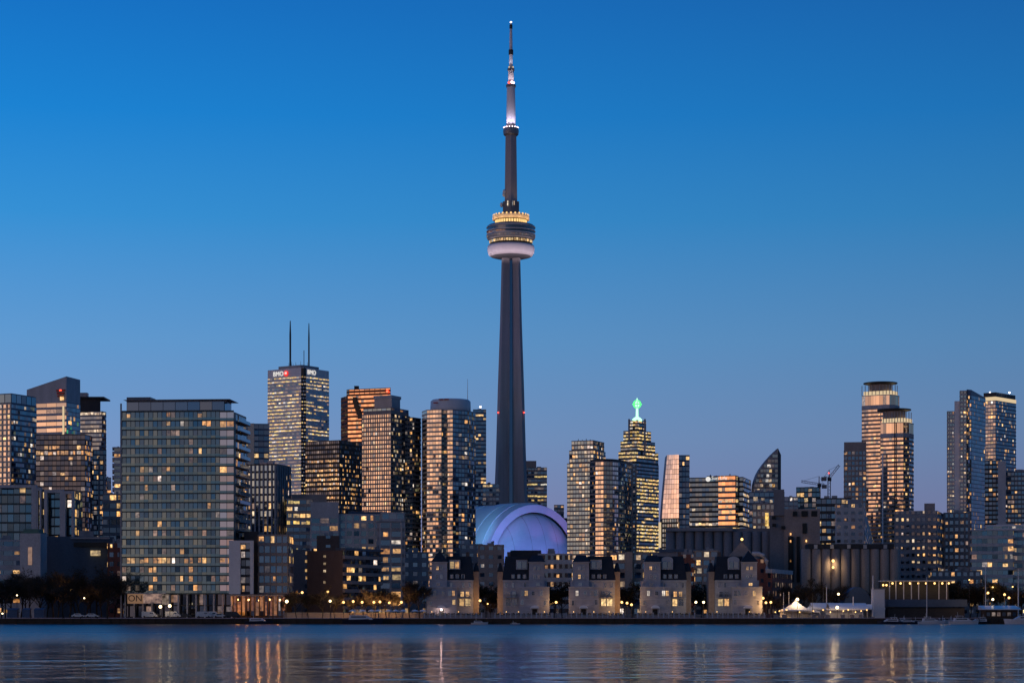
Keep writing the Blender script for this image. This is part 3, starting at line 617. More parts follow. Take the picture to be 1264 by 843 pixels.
b.block([A + v * 3 + u * .4, Bc + v * 3 - u * .4, C - u * .6 - v * 2, D + u * .4 - v * 2], G, z0c, 'metal_dark', ST(fh=4.5, bw=3.2, wh=.9, ww=.9, sd=.05, glass='glass_black', lit=.12, lm='lit_dim'))
for k in range(13):
    q = A + u * (1 + k * (L - 2) / 12) + v * .6; o = b.part('pillar', lambda m: m.box((q.x, q.y, (G + z0c) / 2), (.5, .5, z0c - G), 'concrete_pale'))
b.part('corner_post', lambda m: m.box((A.x - .25, A.y - .25, (G + ztc + 3) / 2), (.5, .5, ztc + 3 - G), 'metal_grey')); b.done()
s = empty('lit_poster_sign', (X(167, 719), 719, Z(745, 719)), 'glowing orange poster panel with white capitals at the foot of the wide condominium', 'sign')
b = MB(); b.box((X(167, 719), 719, Z(738.5, 719)), (5.2, .3, 3.3), 'poster_lit'); b.build('panel', s)
b = MB(); b.box((X(188, 719.3), 719.4, Z(738.5, 719)), (6.4, .3, 3.1), 'lit_dim'); b.build('panel', s)
b = MB(); b.box((X(180, 719), 718.7, Z(732, 719)), (13.5, .8, .3), 'concrete_pale'); b.build('canopy', s)
def text(body, size, loc, rz, m, parent, ext=.05, name='lettering'):
    c = bpy.data.curves.new(name, 'FONT'); c.body = body; c.size = size; c.extrude = ext; c.align_x = 'CENTER'; c.align_y = 'CENTER'
    tmp = bpy.data.objects.new(name, c); col.objects.link(tmp); bpy.context.view_layer.update()
    me = bpy.data.meshes.new_from_object(tmp); bpy.data.objects.remove(tmp); me.materials.clear(); me.materials.append(MATS[m])
    o = bpy.data.objects.new(name, me); col.objects.link(o); o.parent = parent; o.location = Vector(loc) - world_loc(parent); o.rotation_euler = (R(90), 0, rz); return o
text('ON', 3.0, (X(167, 719), 718.78, Z(738.5, 719)), 0, 'boat_navy', s)

# 9 white framed annex
b = Bld('white_annex', 'mid-rise with a tall white wall panel and dark window grid right of the wide condominium', at(318, 730), 30); Y9 = 722
p = [Vector((X(318, 724), 726)), Vector((X(355, 724), 726)), Vector((X(355, 724), 742)), Vector((X(318, 724), 742))]
b.block(p, Z(735, Y9), Z(661, Y9), 'metal_dark', ST(fh=3.1, bw=1.9, wh=.66, ww=.8, sd=.25, pd=.12, sm='concrete_dark', glass='glass_deep', lit=.06, rows={-1: .3}, dim=.12))
b.block([Vector((X(300, 724), 727)), Vector((X(318, 724), 727)), Vector((X(318, 724), 740)), Vector((X(300, 724), 740))], Z(735, Y9), Z(655, Y9), 'metal_dark', None)
b.part('wall_panel', lambda m: (m.box(((X(283, Y9) + X(297, Y9)) / 2, Y9, (Z(667, Y9) + Z(733, Y9)) / 2), (X(297, Y9) - X(283, Y9), 1.6, Z(667, Y9) - Z(733, Y9)), 'white_panel'), m.box(((X(309, Y9) + X(313, Y9)) / 2, Y9, (Z(667, Y9) + Z(733, Y9)) / 2), (X(313, Y9) - X(309, Y9), 1.6, Z(667, Y9) - Z(733, Y9)), 'white_panel'),
    m.box(((X(297, Y9) + X(309, Y9)) / 2, Y9, Z(668.5, Y9)), (X(309, Y9) - X(297, Y9) - .01, 1.6, .8), 'white_panel')))
b.block([Vector((X(297, Y9), Y9 + .5)), Vector((X(309, Y9), Y9 + .5)), Vector((X(309, Y9), Y9 + 4)), Vector((X(297, Y9), Y9 + 4))], Z(733, Y9), Z(670, Y9), 'metal_dark', ST(fh=3.1, bw=1.6, wh=.7, ww=.9, sd=.05, glass='glass_neutral', lit=.12, lm='lit_orange'))
b.part('canopy', lambda m: m.box((X(320, Y9), Y9 - .5, Z(734.5, Y9)), (X(355, Y9) - X(285, Y9), 3.5, .5), 'concrete_warm'))
b.block([Vector((X(286, Y9), Y9 + 2)), Vector((X(353, Y9), Y9 + 2)), Vector((X(353, Y9), Y9 + 16)), Vector((X(286, Y9), Y9 + 16))], G, Z(735, Y9), 'timber', ST(fh=5, bw=1.5, wh=.9, ww=.72, sd=.02, pd=.3, pm='timber', glass='glass_black', lit=.75, lm='lit_amber'))
b.done()
for k in range(5): point((X(292 + 13 * k, Y9), Y9 - .5, Z(740, Y9)), 260, (1, .38, .1), .3, 'canopy_light')

# 10 dark tower with a pale strip
p = front(300, 332, 1350, 20); b = Bld('glass_tower', 'dark tower with a glowing yellow floor line left of the white marble tower', base_of(p), 20)
b.block(p, G, Z(524, 1350), 'metal_blue', ST(fh=3.6, bw=3, wh=.7, ww=.95, sd=.12, glass='glass_blue', lit=.10, sm='mullion_blue', lm='lit_yellow', rows={-12: .95, -11: .5, -17: .9, -6: .3}))
b.part('stair_strip', lambda m: m.box((X(310, 1348), 1347.5, (Z(523, 1350) + Z(575, 1350)) / 2), (4, 2, Z(523, 1350) - Z(575, 1350)), 'cream_panel')); b.done()
# 11 the white marble bank tower
Y = 1900; p = corner(330.5, 375, 406, Y, 34); A, Bc, C, D = p
u1 = (Bc - A).normalized(); u2 = (C - Bc).normalized(); ch = 3.2
poly = [A, Bc - u1 * ch, Bc + u2 * ch, C, D]
b = Bld('bank_tower', 'tall white marble office tower with banded lit floors and two masts on its roof', base_of(p), 90)
sty = ST(fh=3.1, bw=2.6, wh=.50, ww=1.0, sd=.22, sm='marble_white', glass='glass_mirror', lit=1.15, mode='row', lm=['lit_yellow', 'lit_pale', 'lit_gold'], rows={5: .9, 9: .95, 14: .8, 15: .9, 24: .2, 25: .15, 26: .2, 33: .95, 34: .3, 42: .2, 43: .1, 44: .2, 52: .9})
b.block(poly, G, Z(464, Y), 'marble_white', sty, {1: ST(sm='black_steel', glass='glass_black', lit=.5, bw=2.2, sd=.02, ww=.5, wh=.4), 2: ST(lit=.8, glass='glass_blue')})
b.block(poly, Z(464, Y), Z(453.5, Y), 'marble_white', None)
n1 = Vector((u1.y, -u1.x)); n2 = Vector((u2.y, -u2.x)); a1 = math.atan2(u1.y, u1.x); a2 = math.atan2(u2.y, u2.x)
b.part('corner_slot', lambda m: m.prism([Bc - u1 * (ch - .2) + n1 * .1, Bc + n1 * .0, Bc + u2 * (ch - .2) + n2 * .1, Bc + u2 * ch - u1 * .3, Bc - u1 * ch + u2 * .3], Z(464, Y), Z(454, Y), 'black_steel'))
L1 = (Bc - A).length; L2 = (C - Bc).length
q = A + u1 * L1 * .30 + n1 * .4; text('BMO', 5.6, (q.x, q.y, Z(459.3, Y)), a1, 'sign_white', b.root, .1)
q = A + u1 * L1 * .52 + n1 * .4; b.part('emblem', lambda m: (m.tube([(q.x, q.y, Z(459.3, Y)), (q.x + n1.x * .5, q.y + n1.y * .5, Z(459.3, Y))], [2.4, 2.4], 'sign_red', 20), [m.box((q.x + n1.x * .6 + u1.x * e, q.y + n1.y * .6 + u1.y * e, Z(459.3, Y) + .3), (.5, .2, 1.9), 'sign_white', a1) for e in (-.8, 0, .8)]))
q = Bc + u2 * (L2 * .30) + n2 * .4; text('BMO', 5.6, (q.x, q.y, Z(458.6, Y)), a2, 'sign_white', b.root, .1)
zt = Z(453.5, Y); c = base_of(p)
b.part('rooftop_unit', lambda m: m.prism(shrink(poly, .66), zt + .02, zt + 3.2, 'metal_grey'))
for px, yt, r in ((358.3, 391, .85), (381.3, 394, .7), (375.2, 428, .3)):
    q = at(px, c.y); b.part('mast', lambda m: m.tube([(q.x, q.y, zt + 3), (q.x, q.y, Z(yt + 18 if yt < 420 else yt, Y)), (q.x, q.y, Z(yt, Y))], [r, r, r * .45], 'metal_dark', 8))
for k in range(9):
    q = c + Vector((rnd.uniform(-15, 15), rnd.uniform(-9, 6))); b.part('antenna', lambda m: m.tube([(q.x, q.y, zt + 3), (q.x, q.y, zt + rnd.uniform(4.5, 9))], [.22, .12], 'metal_dark', 5))
b.done()
# 12 grey ribbed block
p = corner(305, 341, 358.5, 950, 16); B_('ribbed_block', 'grey vertically ribbed block with scattered lit windows right of the wide condominium', p, 950, 574, 'concrete_grey',
   ST(fh=3.3, bw=2.0, wh=.72, ww=.62, sd=.12, pd=.45, sm='metal_dark', pm='concrete_grey', glass='glass_deep', lit=.10, lm=['lit_warm', 'lit_pale']), {1: ST(lit=.07)}, cap=44)
# 13 black steel tower
p = corner(377, 419, 446, 1600, 30); B_('black_tower', 'black steel tower with orange lit floor bands in front of the white bank tower', p, 1600, 544, 'black_steel',
   ST(fh=3.4, bw=1.8, wh=.55, ww=.86, sd=.12, pd=.3, glass='glass_black', lit=.62, mode='row', lm=['lit_orange', 'lit_warm'], rows={-1: 0, -2: 0, -3: 0, 0: 0, 1: 0, 2: .1}), {1: ST(lit=.22, glass='glass_black', mode='rand')}, cap=70)
# 14 red granite tower
Y = 1850; p = corner(421, 429.5, 462, Y, 62); A, Bc, C, D = p; u = (C - Bc).normalized(); v = (D - C).normalized()
b = Bld('granite_tower', 'red granite tower with glowing orange striped front and notched top', base_of(p), 20)
sty = ST(fh=3.7, bw=2.6, wh=.52, ww=1.0, sd=.25, sm='granite_red', glass='glass_bronze', lit=.05, lm='lit_orange')
pf = chain([(421, Y + 34), (429.5, Y + 15), (482, Y)], 20)
b.block(pf, G, Z(487, Y), 'granite_red', dict(sty, glass='glass_bronze'), {0: ST(glass='glass_black', bw=4, sd=.2, lit=.0, wh=.35)})
pf2 = chain([(428, Y + 20), (431, Y + 16), (482, Y + 2)], 16)
b.block(pf2, Z(487, Y), Z(479, Y), 'granite_red', ST(fh=3.7, bw=5, wh=.3, sd=.2, glass='glass_bronze', lit=0))
b.part('rooftop_unit', lambda m: m.box((X(440, Y + 14), Y + 16, Z(477, Y)), (4, 4, 4), 'metal_dark')); b.part('notch', lambda m: [m.box((X(437 + 1.6 * k, Y), Y + 12.4 - .36 * k, Z(492 + 5.0 * k, Y)), (3.6, 2.6, 4.9), 'black_steel', R(-20)) for k in range(5)])
b.part('beacon', lambda m: m.ball((X(478, Y), Y + 1.5, Z(482.5, Y)), 1.0, 'lamp_red', 8)); b.done()
# 15 stepped condo with a warm window grid
Y = 1480; p = corner(446.5, 483, 506, Y, 26); b = Bld('stepped_condominium', 'stepped condominium with a warm white window grid before the red granite tower', base_of(p), 70)
sg = ST(fh=3.05, bw=1.75, wh=.66, ww=.70, sd=.12, pd=.28, sm='concrete_brown', pm='concrete_brown', glass='glass_mirror', lit=.07, lm=['lit_yellow', 'lit_pale'])
sr = {1: ST(bw=2.4, wh=.66, ww=.85, sd=.3, pd=0, sm='concrete_dark', glass='glass_deep', lit=.13)}
b.block(p, G, Z(511, Y), 'concrete_brown', sg, sr); A, Bc, C, D = p; u1 = (Bc - A).normalized(); u2 = (C - Bc).normalized()
b.block([A + u1 * .8 + u2 * .8, Bc - u1 * .5 + u2 * .6, C - u1 * .5 - u2 * 1, D + u1 * .8 - u2 * 1], Z(511, Y) + .1, Z(503.5, Y), 'concrete_brown', ST(fh=2.8, bw=4, wh=.35, sd=.08, glass='glass_deep', lit=.06))
L1 = (Bc - A).length
b.block([A + u1 * L1 * .38 + u2 * 2, Bc - u1 * .8 + u2 * 2, Bc - u1 * .8 + u2 * 14, A + u1 * L1 * .38 + u2 * 14], Z(503.5, Y) + .02, Z(491, Y), 'metal_grey', None)
b.part('crown', lambda m: m.prism([A + u1 * L1 * .36 + u2 * 1.6, Bc - u1 * .5 + u2 * 1.6, Bc - u1 * .5 + u2 * 15, A + u1 * L1 * .36 + u2 * 15], Z(491, Y), Z(487.3, Y), 'concrete_pale'))
p2 = corner(500, 509, 519.5, Y + 12, 30); b.block(p2, G, Z(514, Y), 'concrete_dark', ST(fh=3.05, bw=2.4, wh=.66, ww=.85, sd=.35, sm='concrete_dark', glass='glass_deep', lit=.12))
b.done()
# 16 faceted condo with a drum crown
Y = 1480; pv = [(521, Y + 17.76), (527, Y + 4.44), (545, Y), (548, Y + 4.44), (559, Y + 1.48), (566, Y + 5.92), (577, Y + 10.36), (587, Y + 23.68)]
p = chain(pv, 20); b = Bld('faceted_condominium', 'faceted blue and cream condominium with a pale drum crown left of the tallest tower', base_of(p), 60)
sb = ST(fh=3.05, bw=2.4, wh=.72, ww=.9, sd=.12, glass='glass_deep', sm='mullion_blue', lit=.05, lm=['lit_warm', 'lit_pale'])
sc1 = ST(glass='glass_mirror', sm='cream_panel', wh=.6, sd=.2, lit=.05, ww=.92)
b.block(p, G, Z(506, Y), 'mullion_blue', sb, {0: sc1, 1: sc1, 3: dict(sc1, lit=.06), 4: ST(lit=.09), 5: ST(lit=.07)})
c = Vector((X(556, Y + 24), Y + 27)); prof = [((X(580, Y + 24) - X(530, Y + 24)) / 2 * k, z) for k, z in ((1.0, Z(506, Y)), (1.0, Z(500, Y)), (.99, Z(491, Y)), (.9, Z(489, Y)))]
def drum(m):
    for zz in (0,):
        m.lathe((c.x, c.y), prof, 'white_panel', 40)
b.part('crown_drum', drum, True); b.part('antenna', lambda m: m.tube([(X(577, Y + 24), Y + 30, Z(490, Y)), (X(577, Y + 24), Y + 30, Z(462, Y))], [.22, .1], 'metal_grey', 5))
for k in range(3): b.part('lamp', lambda m: m.box((c.x - 10 + 3.8 * k, c.y - 13.9 + .7 * abs(k - 2), Z(490.5 + (k == 0) * 4, Y)), (3.2, .8, .8), 'red_paint'))
b.done()
# 17-19 behind
p = front(584, 600, 2080, 20); b = simple('office_tower', 'dark narrow office tower with lit floor lines just left of the tallest tower', p, 2080, 506, 'metal_blue', ST(fh=3.8, bw=2.4, wh=.6, ww=1, sd=.12, glass='glass_deep', lit=.26, mode='row', lm='lit_yellow', sm='mullion_blue'), cap=30)
b.part('beacon', lambda m: m.ball((X(593, 2080), 2082, Z(502, 2080)), 1.0, 'beacon_white', 8)); b.part('antenna', lambda m: m.tube([(X(593, 2080), 2082, Z(506, 2080)), (X(593, 2080), 2082, Z(500, 2080))], [.6, .45], 'red_paint', 6)); b.done()
B_('distant_block', 'small distant lit block at the left foot of the tallest tower', front(596, 616, 1850, 24), 1850, 598, 'concrete_dark', ST(fh=3.7, bw=3, wh=.55, sd=.1, glass='glass_deep', lit=.3, mode='row', lm='lit_yellow'), cap=16)
p = front(648, 675, 2200, 30); b = simple('office_block', 'distant dark office block with yellow lit rows at the right foot of the tallest tower', p, 2200, 577.5, 'concrete_brown', ST(fh=4, bw=3, wh=.5, ww=.9, sd=.15, glass='glass_deep', lit=.36, mode='row', lm='lit_gold', rows={-1: .0, -2: 0}), cap=40)
b.block(front(644, 662, 2196, 20), Z(577.5, 2200), Z(569, 2200), 'concrete_brown', None); b.done()
p = front(676, 700, 1950, 20); b = simple('distant_block', 'tiny orange lit distant block right of the stadium roof', p, 1950, 640, 'concrete_brown', ST(fh=3.4, bw=3, wh=.5, lit=.4, lm='lit_orange'), cap=16)
b.block(front(684, 696, 1945, 10), Z(640, 1950), Z(624, 1950), 'concrete_dark', ST(fh=3.4, bw=3, wh=.5, lit=.4, lm='lit_orange')); b.done()

# 23 condominiums right of the stadium
Y = 1520; p = corner(700, 733, 748, Y, 22); b = Bld('stepped_condominium', 'dark stepped condominium with warm lit windows immediately right of the stadium', base_of(p), 60)
sd_ = ST(fh=3.05, bw=2.3, wh=.66, ww=.86, sd=.2, sm='concrete_brown', glass='glass_deep', lit=.16, lm=['lit_warm', 'lit_pale'], rows={-2: .4})
A, Bc, C, D = p; u1 = (Bc - A).normalized(); u2 = (C - Bc).normalized(); L1 = (Bc - A).length
b.block(p, G, Z(572, Y), 'concrete_brown', sd_, {1: ST(glass='glass_blue', lit=.1)})
b.block([A + u1 * 1.2 + u2, Bc - u1 * .4 + u2 * .4, C - u1 * .4, D + u1 * 1.2], Z(572, Y) + .6, Z(556, Y), 'concrete_brown', dict(sd_, lit=.25))
b.block([A + u1 * 2.6 + u2 * 2, Bc - u1 * .9 + u2 * 1.2, C - u1 * .9 - u2 * 1.5, D + u1 * 2.6 - u2 * 1.5], Z(556, Y) + .6, Z(544, Y), 'concrete_brown', dict(sd_, lit=.06))
for k in range(4): q = A + u1 * (7 + 3 * k) + u2 * 4; b.part('antenna', lambda m: m.tube([(q.x, q.y, Z(544, Y)), (q.x, q.y, Z(540.5 + (k % 2), Y))], [.28, .2], 'metal_dark', 5))
b.done()
Y = 1400; pv = [(728, Y + 11.2), (735, Y + 2.8), (745, Y), (756, Y + 2.1), (763, Y + 7), (771, Y + 16.8), (779, Y + 33.6)]
p = chain(pv, 10); b = Bld('curved_condominium', 'curved condominium with a peach reflecting centre and dark right edge behind the third stone house', base_of(p), 44)
sb = ST(fh=3.05, bw=2.1, wh=.66, ww=.92, sd=.18, sm='concrete_brown', glass='glass_mirror', lit=.05, lm='lit_orange')
b.block(p, G, Z(570, Y), 'concrete_brown', sb, {3: ST(glass='glass_peach', sm='concrete_brown'), 4: ST(glass='glass_deep'), 5: ST(glass='glass_deep', sm='metal_dark', lit=.04), 0: ST(glass='glass_blue')})
b.block(shrink(p, .97), Z(570, Y) + .62, Z(566, Y), 'metal_dark', None); b.done()
B_('concrete_tower', 'plain pinkish concrete tower squeezed between the curved condominium and the green topped tower', front(766, 786, 1600, 16), 1600, 573, 'concrete_warm', ST(fh=3.2, bw=4, wh=.45, ww=.4, sd=0, lit=.03, glass='glass_deep'), cap=8)
# 24 the stepped tower with the green lantern
Y = 1900; b = Bld('green_topped_tower', 'stepped tower with golden lit floors and a glowing green lantern on top', at(788, Y + 10), 90)
def stp(x0, xc, x1): return corner(x0, xc, x1, Y, 36)
sg = ST(fh=3.2, bw=2.4, wh=.58, ww=1.0, sd=.15, sm='metal_dark', glass='glass_deep', lit=.5, mode='row', lm=['lit_gold', 'lit_gold', 'lit_yellow'], rows={-1: .3})
nest = [(763, 785, 813, 572, 700, 0), (763.5, 785.5, 812.5, 557, 572, 1.5), (766, 786, 808.5, 544, 557, 3.5), (769.5, 786.5, 803.5, 531, 544, 6.5), (775.5, 787, 797.5, 518, 531, 9)]
for x0, xc, x1, yt, yb, dyy in nest:
    pp = corner(x0, xc, x1, Y + dyy, 36); b.block(pp, max(G, Z(yb, Y) + (.7 if dyy else 0)), Z(yt, Y), 'metal_dark', dict(sg, lit=1.1 if dyy else .95, rows={} if dyy else {-1: .05, -2: 0, -3: .05, -4: .05, -5: .7, -9: .9, -10: .6, -13: .7, -17: .2}))
for px in (776.5, 796): b.part('corner_pier', lambda m: m.box((X(px, Y + 10), Y + 9.5, (Z(516, Y) + Z(560, Y)) / 2), (1.6, 1.6, Z(516, Y) - Z(560, Y)), 'concrete_grey'))
lc = (X(786.4, Y + 14), Y + 14)
b.part('lantern_base', lambda m: m.lathe(lc, [(4.4, Z(518, Y)), (4.4, Z(516, Y)), (3.0, Z(514, Y)), (1.6, Z(512.8, Y))], 'lamp_mint', 16))
b.part('lantern_pole', lambda m: m.lathe(lc, [(1.2, Z(513.5, Y)), (1.0, Z(501, Y))], 'lamp_mint', 10))
def lantern(m):
    for k in range(8):
        a = math.pi * k / 4; pts = [(lc[0] + math.cos(a) * 3.4 * math.sin(math.pi * j / 8), lc[1] + math.sin(a) * 3.4 * math.sin(math.pi * j / 8), Z(497, Y) - 3.7 * math.cos(math.pi * j / 8)) for j in range(9)]
        m.tube(pts, [.32] * 9, 'lamp_green', 5)
    m.lathe(lc, [(4.2, Z(497.6, Y)), (4.2, Z(496.6, Y))], 'lamp_green', 16); m.lathe(lc, [(2.2, Z(500, Y)), (2.6, Z(497, Y)), (1.8, Z(494.5, Y))], 'lamp_mint', 12)
b.part('lantern', lantern); b.part('finial', lambda m: m.lathe(lc, [(1.2, Z(494, Y)), (.7, Z(492, Y)), (.15, Z(489, Y))], 'lamp_mint', 8)); b.done()
# 25 peach glass wedge tower
Y = 1300; b = Bld('wedge_tower', 'slender tower with a flared peach reflecting face right of the green topped tower', at(833, Y + 10), 26)
zlo, zhi = Z(640, Y), Z(561.5, Y); xl, xr = X(817, Y), X(837.3, Y); xt = X(823.5, Y)
b.w.prism([(xl, Y), (xr, Y - 4), (xr, Y + 16), (xl, Y + 18)], G, zlo, 'metal_dark')
nfl = round((zhi - zlo) / 3.0)
nrm = Vector((-4, -(xr - xl))).normalized()
for i in range(nfl):
    t0, t1 = i / nfl, (i + 1) / nfl; za, zb = zlo + (zhi - zlo) * t0, zlo + (zhi - zlo) * t1
    xa = xl + (xt - xl) * t0 ** 1.15; xb = xl + (xt - xl) * t1 ** 1.15
    b.w.face([(xa, Y + .1, za), (xr, Y - 3.9, za), (xr, Y - 3.9, zb), (xb, Y + .1, zb)], 'metal_grey'); b.w.face([(xa, Y + 18, za), (xa, Y + .1, za), (xb, Y + .1, zb), (xb, Y + 18, zb)], 'metal_grey')
    nb = 6
    for j in range(nb):
        f0, f1 = (j + .04) / nb, (j + .96) / nb
        def q(xx, f, z): xx2 = xx + (xr - xx) * f; yy = Y - 4 * f - .06; return (xx2, yy, z)
        b.g.face([q(xa, f0, za + .25), q(xa, f1, za + .25), q(xb, f1, zb), q(xb, f0, zb)], 'glass_peach')
b.w.face([(xt, Y + .1, zhi), (xr, Y - 3.9, zhi), (xr, Y + 16, zhi), (xt, Y + 18, zhi)], 'metal_dark'); b.w.face([(xr, Y - 3.9, zlo), (xr, Y + 16, zlo), (xr, Y + 16, zhi), (xr, Y - 3.9, zhi)], 'metal_dark')
b.facade(Vector((xl + .2, Y - .02)), Vector((xr, Y - 4.1)), G, zlo - .4, 'metal_dark', ST(fh=3.0, bw=1.6, wh=.6, ww=.7, sd=.1, lit=.32, glass='glass_deep', lm=['lit_pale', 'lit_dim']), nrm)
p = front(837.5, 851, 1302, 18); b.block(p, G, Z(562.5, Y), 'metal_blue', ST(fh=3.2, bw=2.2, wh=.72, sd=.1, glass='glass_blue', lit=.06, sm='mullion_blue'))
b.part('light_strip', lambda m: m.box((X(814.5, Y - 6), Y - 6, (Z(645, Y) + Z(676, Y)) / 2), (1.5, .5, Z(645, Y) - Z(676, Y)), 'strip_cream')); b.part('light_strip', lambda m: m.box((X(837.5, Y - 6), Y - 6, (Z(645, Y) + Z(673, Y)) / 2), (.6, .5, Z(645, Y) - Z(673, Y)), 'lit_orange')); b.done()
# 26 low wide office
Y = 1500; p = corner(850, 917, 927, Y, 14); b = Bld('office_building', 'wide dark office building with a bronze striped bay and a lit white rooftop sign', base_of(p), 70)
so = ST(fh=3.4, bw=2.4, wh=.6, ww=.97, sd=.1, sm='metal_dark', glass='glass_deep', lit=.42, mode='row', lm=['lit_yellow', 'lit_pale'], rows={-1: 0, -2: .02, -3: .06, -5: .85, -6: .3})
b.block(p, G, Z(589.5, Y), 'metal_dark', so)
pb = front(886.5, 908, Y - 6, 8, -15); b.block(pb, Z(651, Y), Z(588.5, Y), 'bronze', ST(fh=4, bw=2.4, wh=.6, ww=1, sd=.15, sm='concrete_brown', glass='glass_bronze', lit=.05, rows={-3: .2, -5: .7, -6: .1}, lm='lit_yellow'))
for px, yt in ((877, 585), (884, 586), (889, 587), (901, 584)): b.part('antenna', lambda m: m.tube([(X(px, Y + 6), Y + 6, Z(589.5, Y)), (X(px, Y + 6), Y + 6, Z(yt, Y))], [.5, .35], 'red_paint' if px > 880 else 'metal_dark', 5))
b.part('rooftop_unit', lambda m: m.box((X(880, Y + 8), Y + 10, Z(588.3, Y)), (8, 5, 2.2), 'metal_grey'))
c0 = (X(873.5, Y), Y - 3.2, Z(591.6, Y)); b.part('emblem', lambda m: m.tube([c0, (c0[0], c0[1] - .5, c0[2])], [1.7, 1.7], 'sign_white', 20)); text('Sun Life', 3.4, (X(885.5, Y), Y - 13.5, Z(591.5, Y)), 0, 'sign_white', b.root, .15); b.done()
# 27 sail shaped tower
Y = 1500; b = Bld('sail_tower', 'sail shaped tower with a curved rising edge ending in a sharp point', at(946, Y + 8), 40)
top = [(930, 606), (931, 596), (934, 586), (939, 577), (945, 569), (951, 562), (956, 557), (959.5, 554)]
xr = X(960, Y)
def sail_x(z):
    pts = [(X(a, Y), Z(c, Y)) for a, c in top]
    for (xa, za), (xb, zb) in zip(pts, pts[1:]):
        if za <= z <= zb: return xa + (xb - xa) * (z - za) / (zb - za)
    return pts[0][0] if z < pts[0][1] else pts[-1][0]
zt = Z(554, Y); z = G; nfl = round((zt - G) / 3.4); fh = (zt - G) / nfl
for i in range(nfl):
    za, zb = G + i * fh, G + (i + 1) * fh; xa, xb = sail_x(za), sail_x(zb)
    V_ = [(xa, Y, za), (xr, Y - 1, za), (xr, Y + 14, za), (xa, Y + 14, za), (xb, Y, zb), (xr, Y - 1, zb), (xr, Y + 14, zb), (xb, Y + 14, zb)]
    b.w.mesh_(V_, [(0, 1, 5, 4), (1, 2, 6, 5), (2, 3, 7, 6), (3, 0, 4, 7), (4, 5, 6, 7)], 'concrete_grey')
    n_ = max(1, int((xr - xb) / 2.0)); w = (xr - xb) / n_
    for j in range(n_):
        xc = xb + (j + .5) * w; on = rnd.random() < (.22 if zb > Z(602, Y) else .4)
        if on: b.cells.append((Vector((xc, Y - 1.12)), za + fh * .55, w * .9, fh * .55, 0, rnd.choice(['lit_pale', 'lit_yellow']), (Vector((1, 0)), Vector((0, -1)))))
        else: b.quad(Vector((xc, Y - 1.12)), za + fh * .55, w * .9, fh * .58, Vector((1, 0)), 'glass_mirror')
b.block([Vector((xr + .02, Y - 1.5)), Vector((X(964.5, Y), Y + 2)), Vector((X(964.5, Y), Y + 14)), Vector((xr + .02, Y + 14))], G, Z(558, Y), 'metal_dark', None, None, None, [Z(553.2, Y), Z(561, Y), Z(561, Y), Z(553.2, Y)]); b.done()
b = simple('office_block', 'blue-grey office block with three bright square windows below the sail shaped tower', front(925, 968, 1300, 18), 1300, 608, 'metal_blue', ST(fh=3.8, bw=3, wh=.6, sd=.1, glass='glass_deep', lit=.10, rows={-1: 0, -2: 0, -3: 0, -4: 0}), cap=12)
for px, py, s_ in ((932.5, 615.5, 2.4), (941.5, 616.5, 1.9), (952, 618.5, 1.6)): b.part('window', lambda m: m.box((X(px, 1299), 1298.9, Z(py, 1299)), (s_, .3, s_), 'lit_pale'))
b.done()
b = simple('cream_block', 'low cream block with one tall yellow lit window behind the dark grain elevator', front(929, 956, 1000, 14), 1000, 623, 'concrete_warm', ST(fh=3.2, bw=2.2, wh=.6, ww=.7, sd=.1, glass='glass_mirror', lit=.14, lm='lit_yellow'), cap=12)
b.part('window', lambda m: m.box((X(946.5, 999), 998.7, (Z(633, 1000) + Z(649, 1000)) / 2), (1.5, .4, Z(633, 1000) - Z(649, 1000)), 'lit_gold')); b.done()
# 28 grain elevator and silos
Y = 860; b = Bld('grain_elevator', 'dark ribbed concrete grain elevator with a taller headhouse behind the last stone house', at(880, Y), 4)
p = front(822, 955, Y, 20); b.block(p, G, Z(652, Y), 'concrete_dark', None)
u = (p[1] - p[0]).normalized(); L = (p[1] - p[0]).length; n_ = Vector((u.y, -u.x))
b.part('silo_front', lambda m: [m.lathe(((p[0] + u * (1.9 + 3.8 * k) + n_ * .2).x, (p[0] + u * (1.9 + 3.8 * k) + n_ * .2).y), [(1.85, G), (1.85, Z(656, Y))], 'concrete_dark', 16) for k in range(11)], True)
b.part('roof_slab', lambda m: m.prism([p[0] + n_ * 2.6, p[0] + u * L * .62 + n_ * 2.6, p[0] + u * L * .62 - n_ * 10, p[0] - n_ * 10], Z(655.5, Y), Z(651.5, Y), 'concrete_grey'))
p2 = front(950, 975, Y - 8, 18); b.block(p2, G, Z(637, Y), 'concrete_dark', None)
p3 = front(955, 968, Y - 9, 14); b.block(p3, Z(637, Y) - .1, Z(605.5, Y), 'concrete_dark', None)
for px, py in ((955, 639), (955.5, 648), (966.5, 651)): b.part('opening', lambda m: m.box((X(px, Y - 9), Y - 9.3, Z(py, Y - 9)), (1.5, .5, 1.3), 'black_steel'))
b.done()
Y = 850; b = Bld('grain_elevator', 'dark concrete headhouse with square upper openings between the two silo rows', at(994, Y), 6)
p = front(968, 1012, Y, 18); b.block(p, G, Z(628, Y), 'concrete_brown', None)
for px, py, w, hh_ in ((981, 634, 1.6, 1.9), (993, 634, 2.4, 2.2), (1005, 634, 2.4, 2.2), (993, 652, 1.6, 4), (976, 690, 2.0, 18), (985, 690, 1.2, 18)): b.part('opening', lambda m: m.box((X(px, Y), Y - .4, Z(py, Y)), (w, .8, hh_), 'black_steel'))
for px, py in ((975.5, 659), (975.5, 668), (975.5, 692), (994.8, 667.5)): b.part('lamp', lambda m: m.box((X(px, Y), Y - 1.0, Z(py, Y)), (.5, .3, .9), 'lit_warm'))
b.done()
Y = 820; b = Bld('silo_row', 'row of ten pale brown concrete silos under a dark roof gallery', at(1050, Y + 8), 2, 'silos')
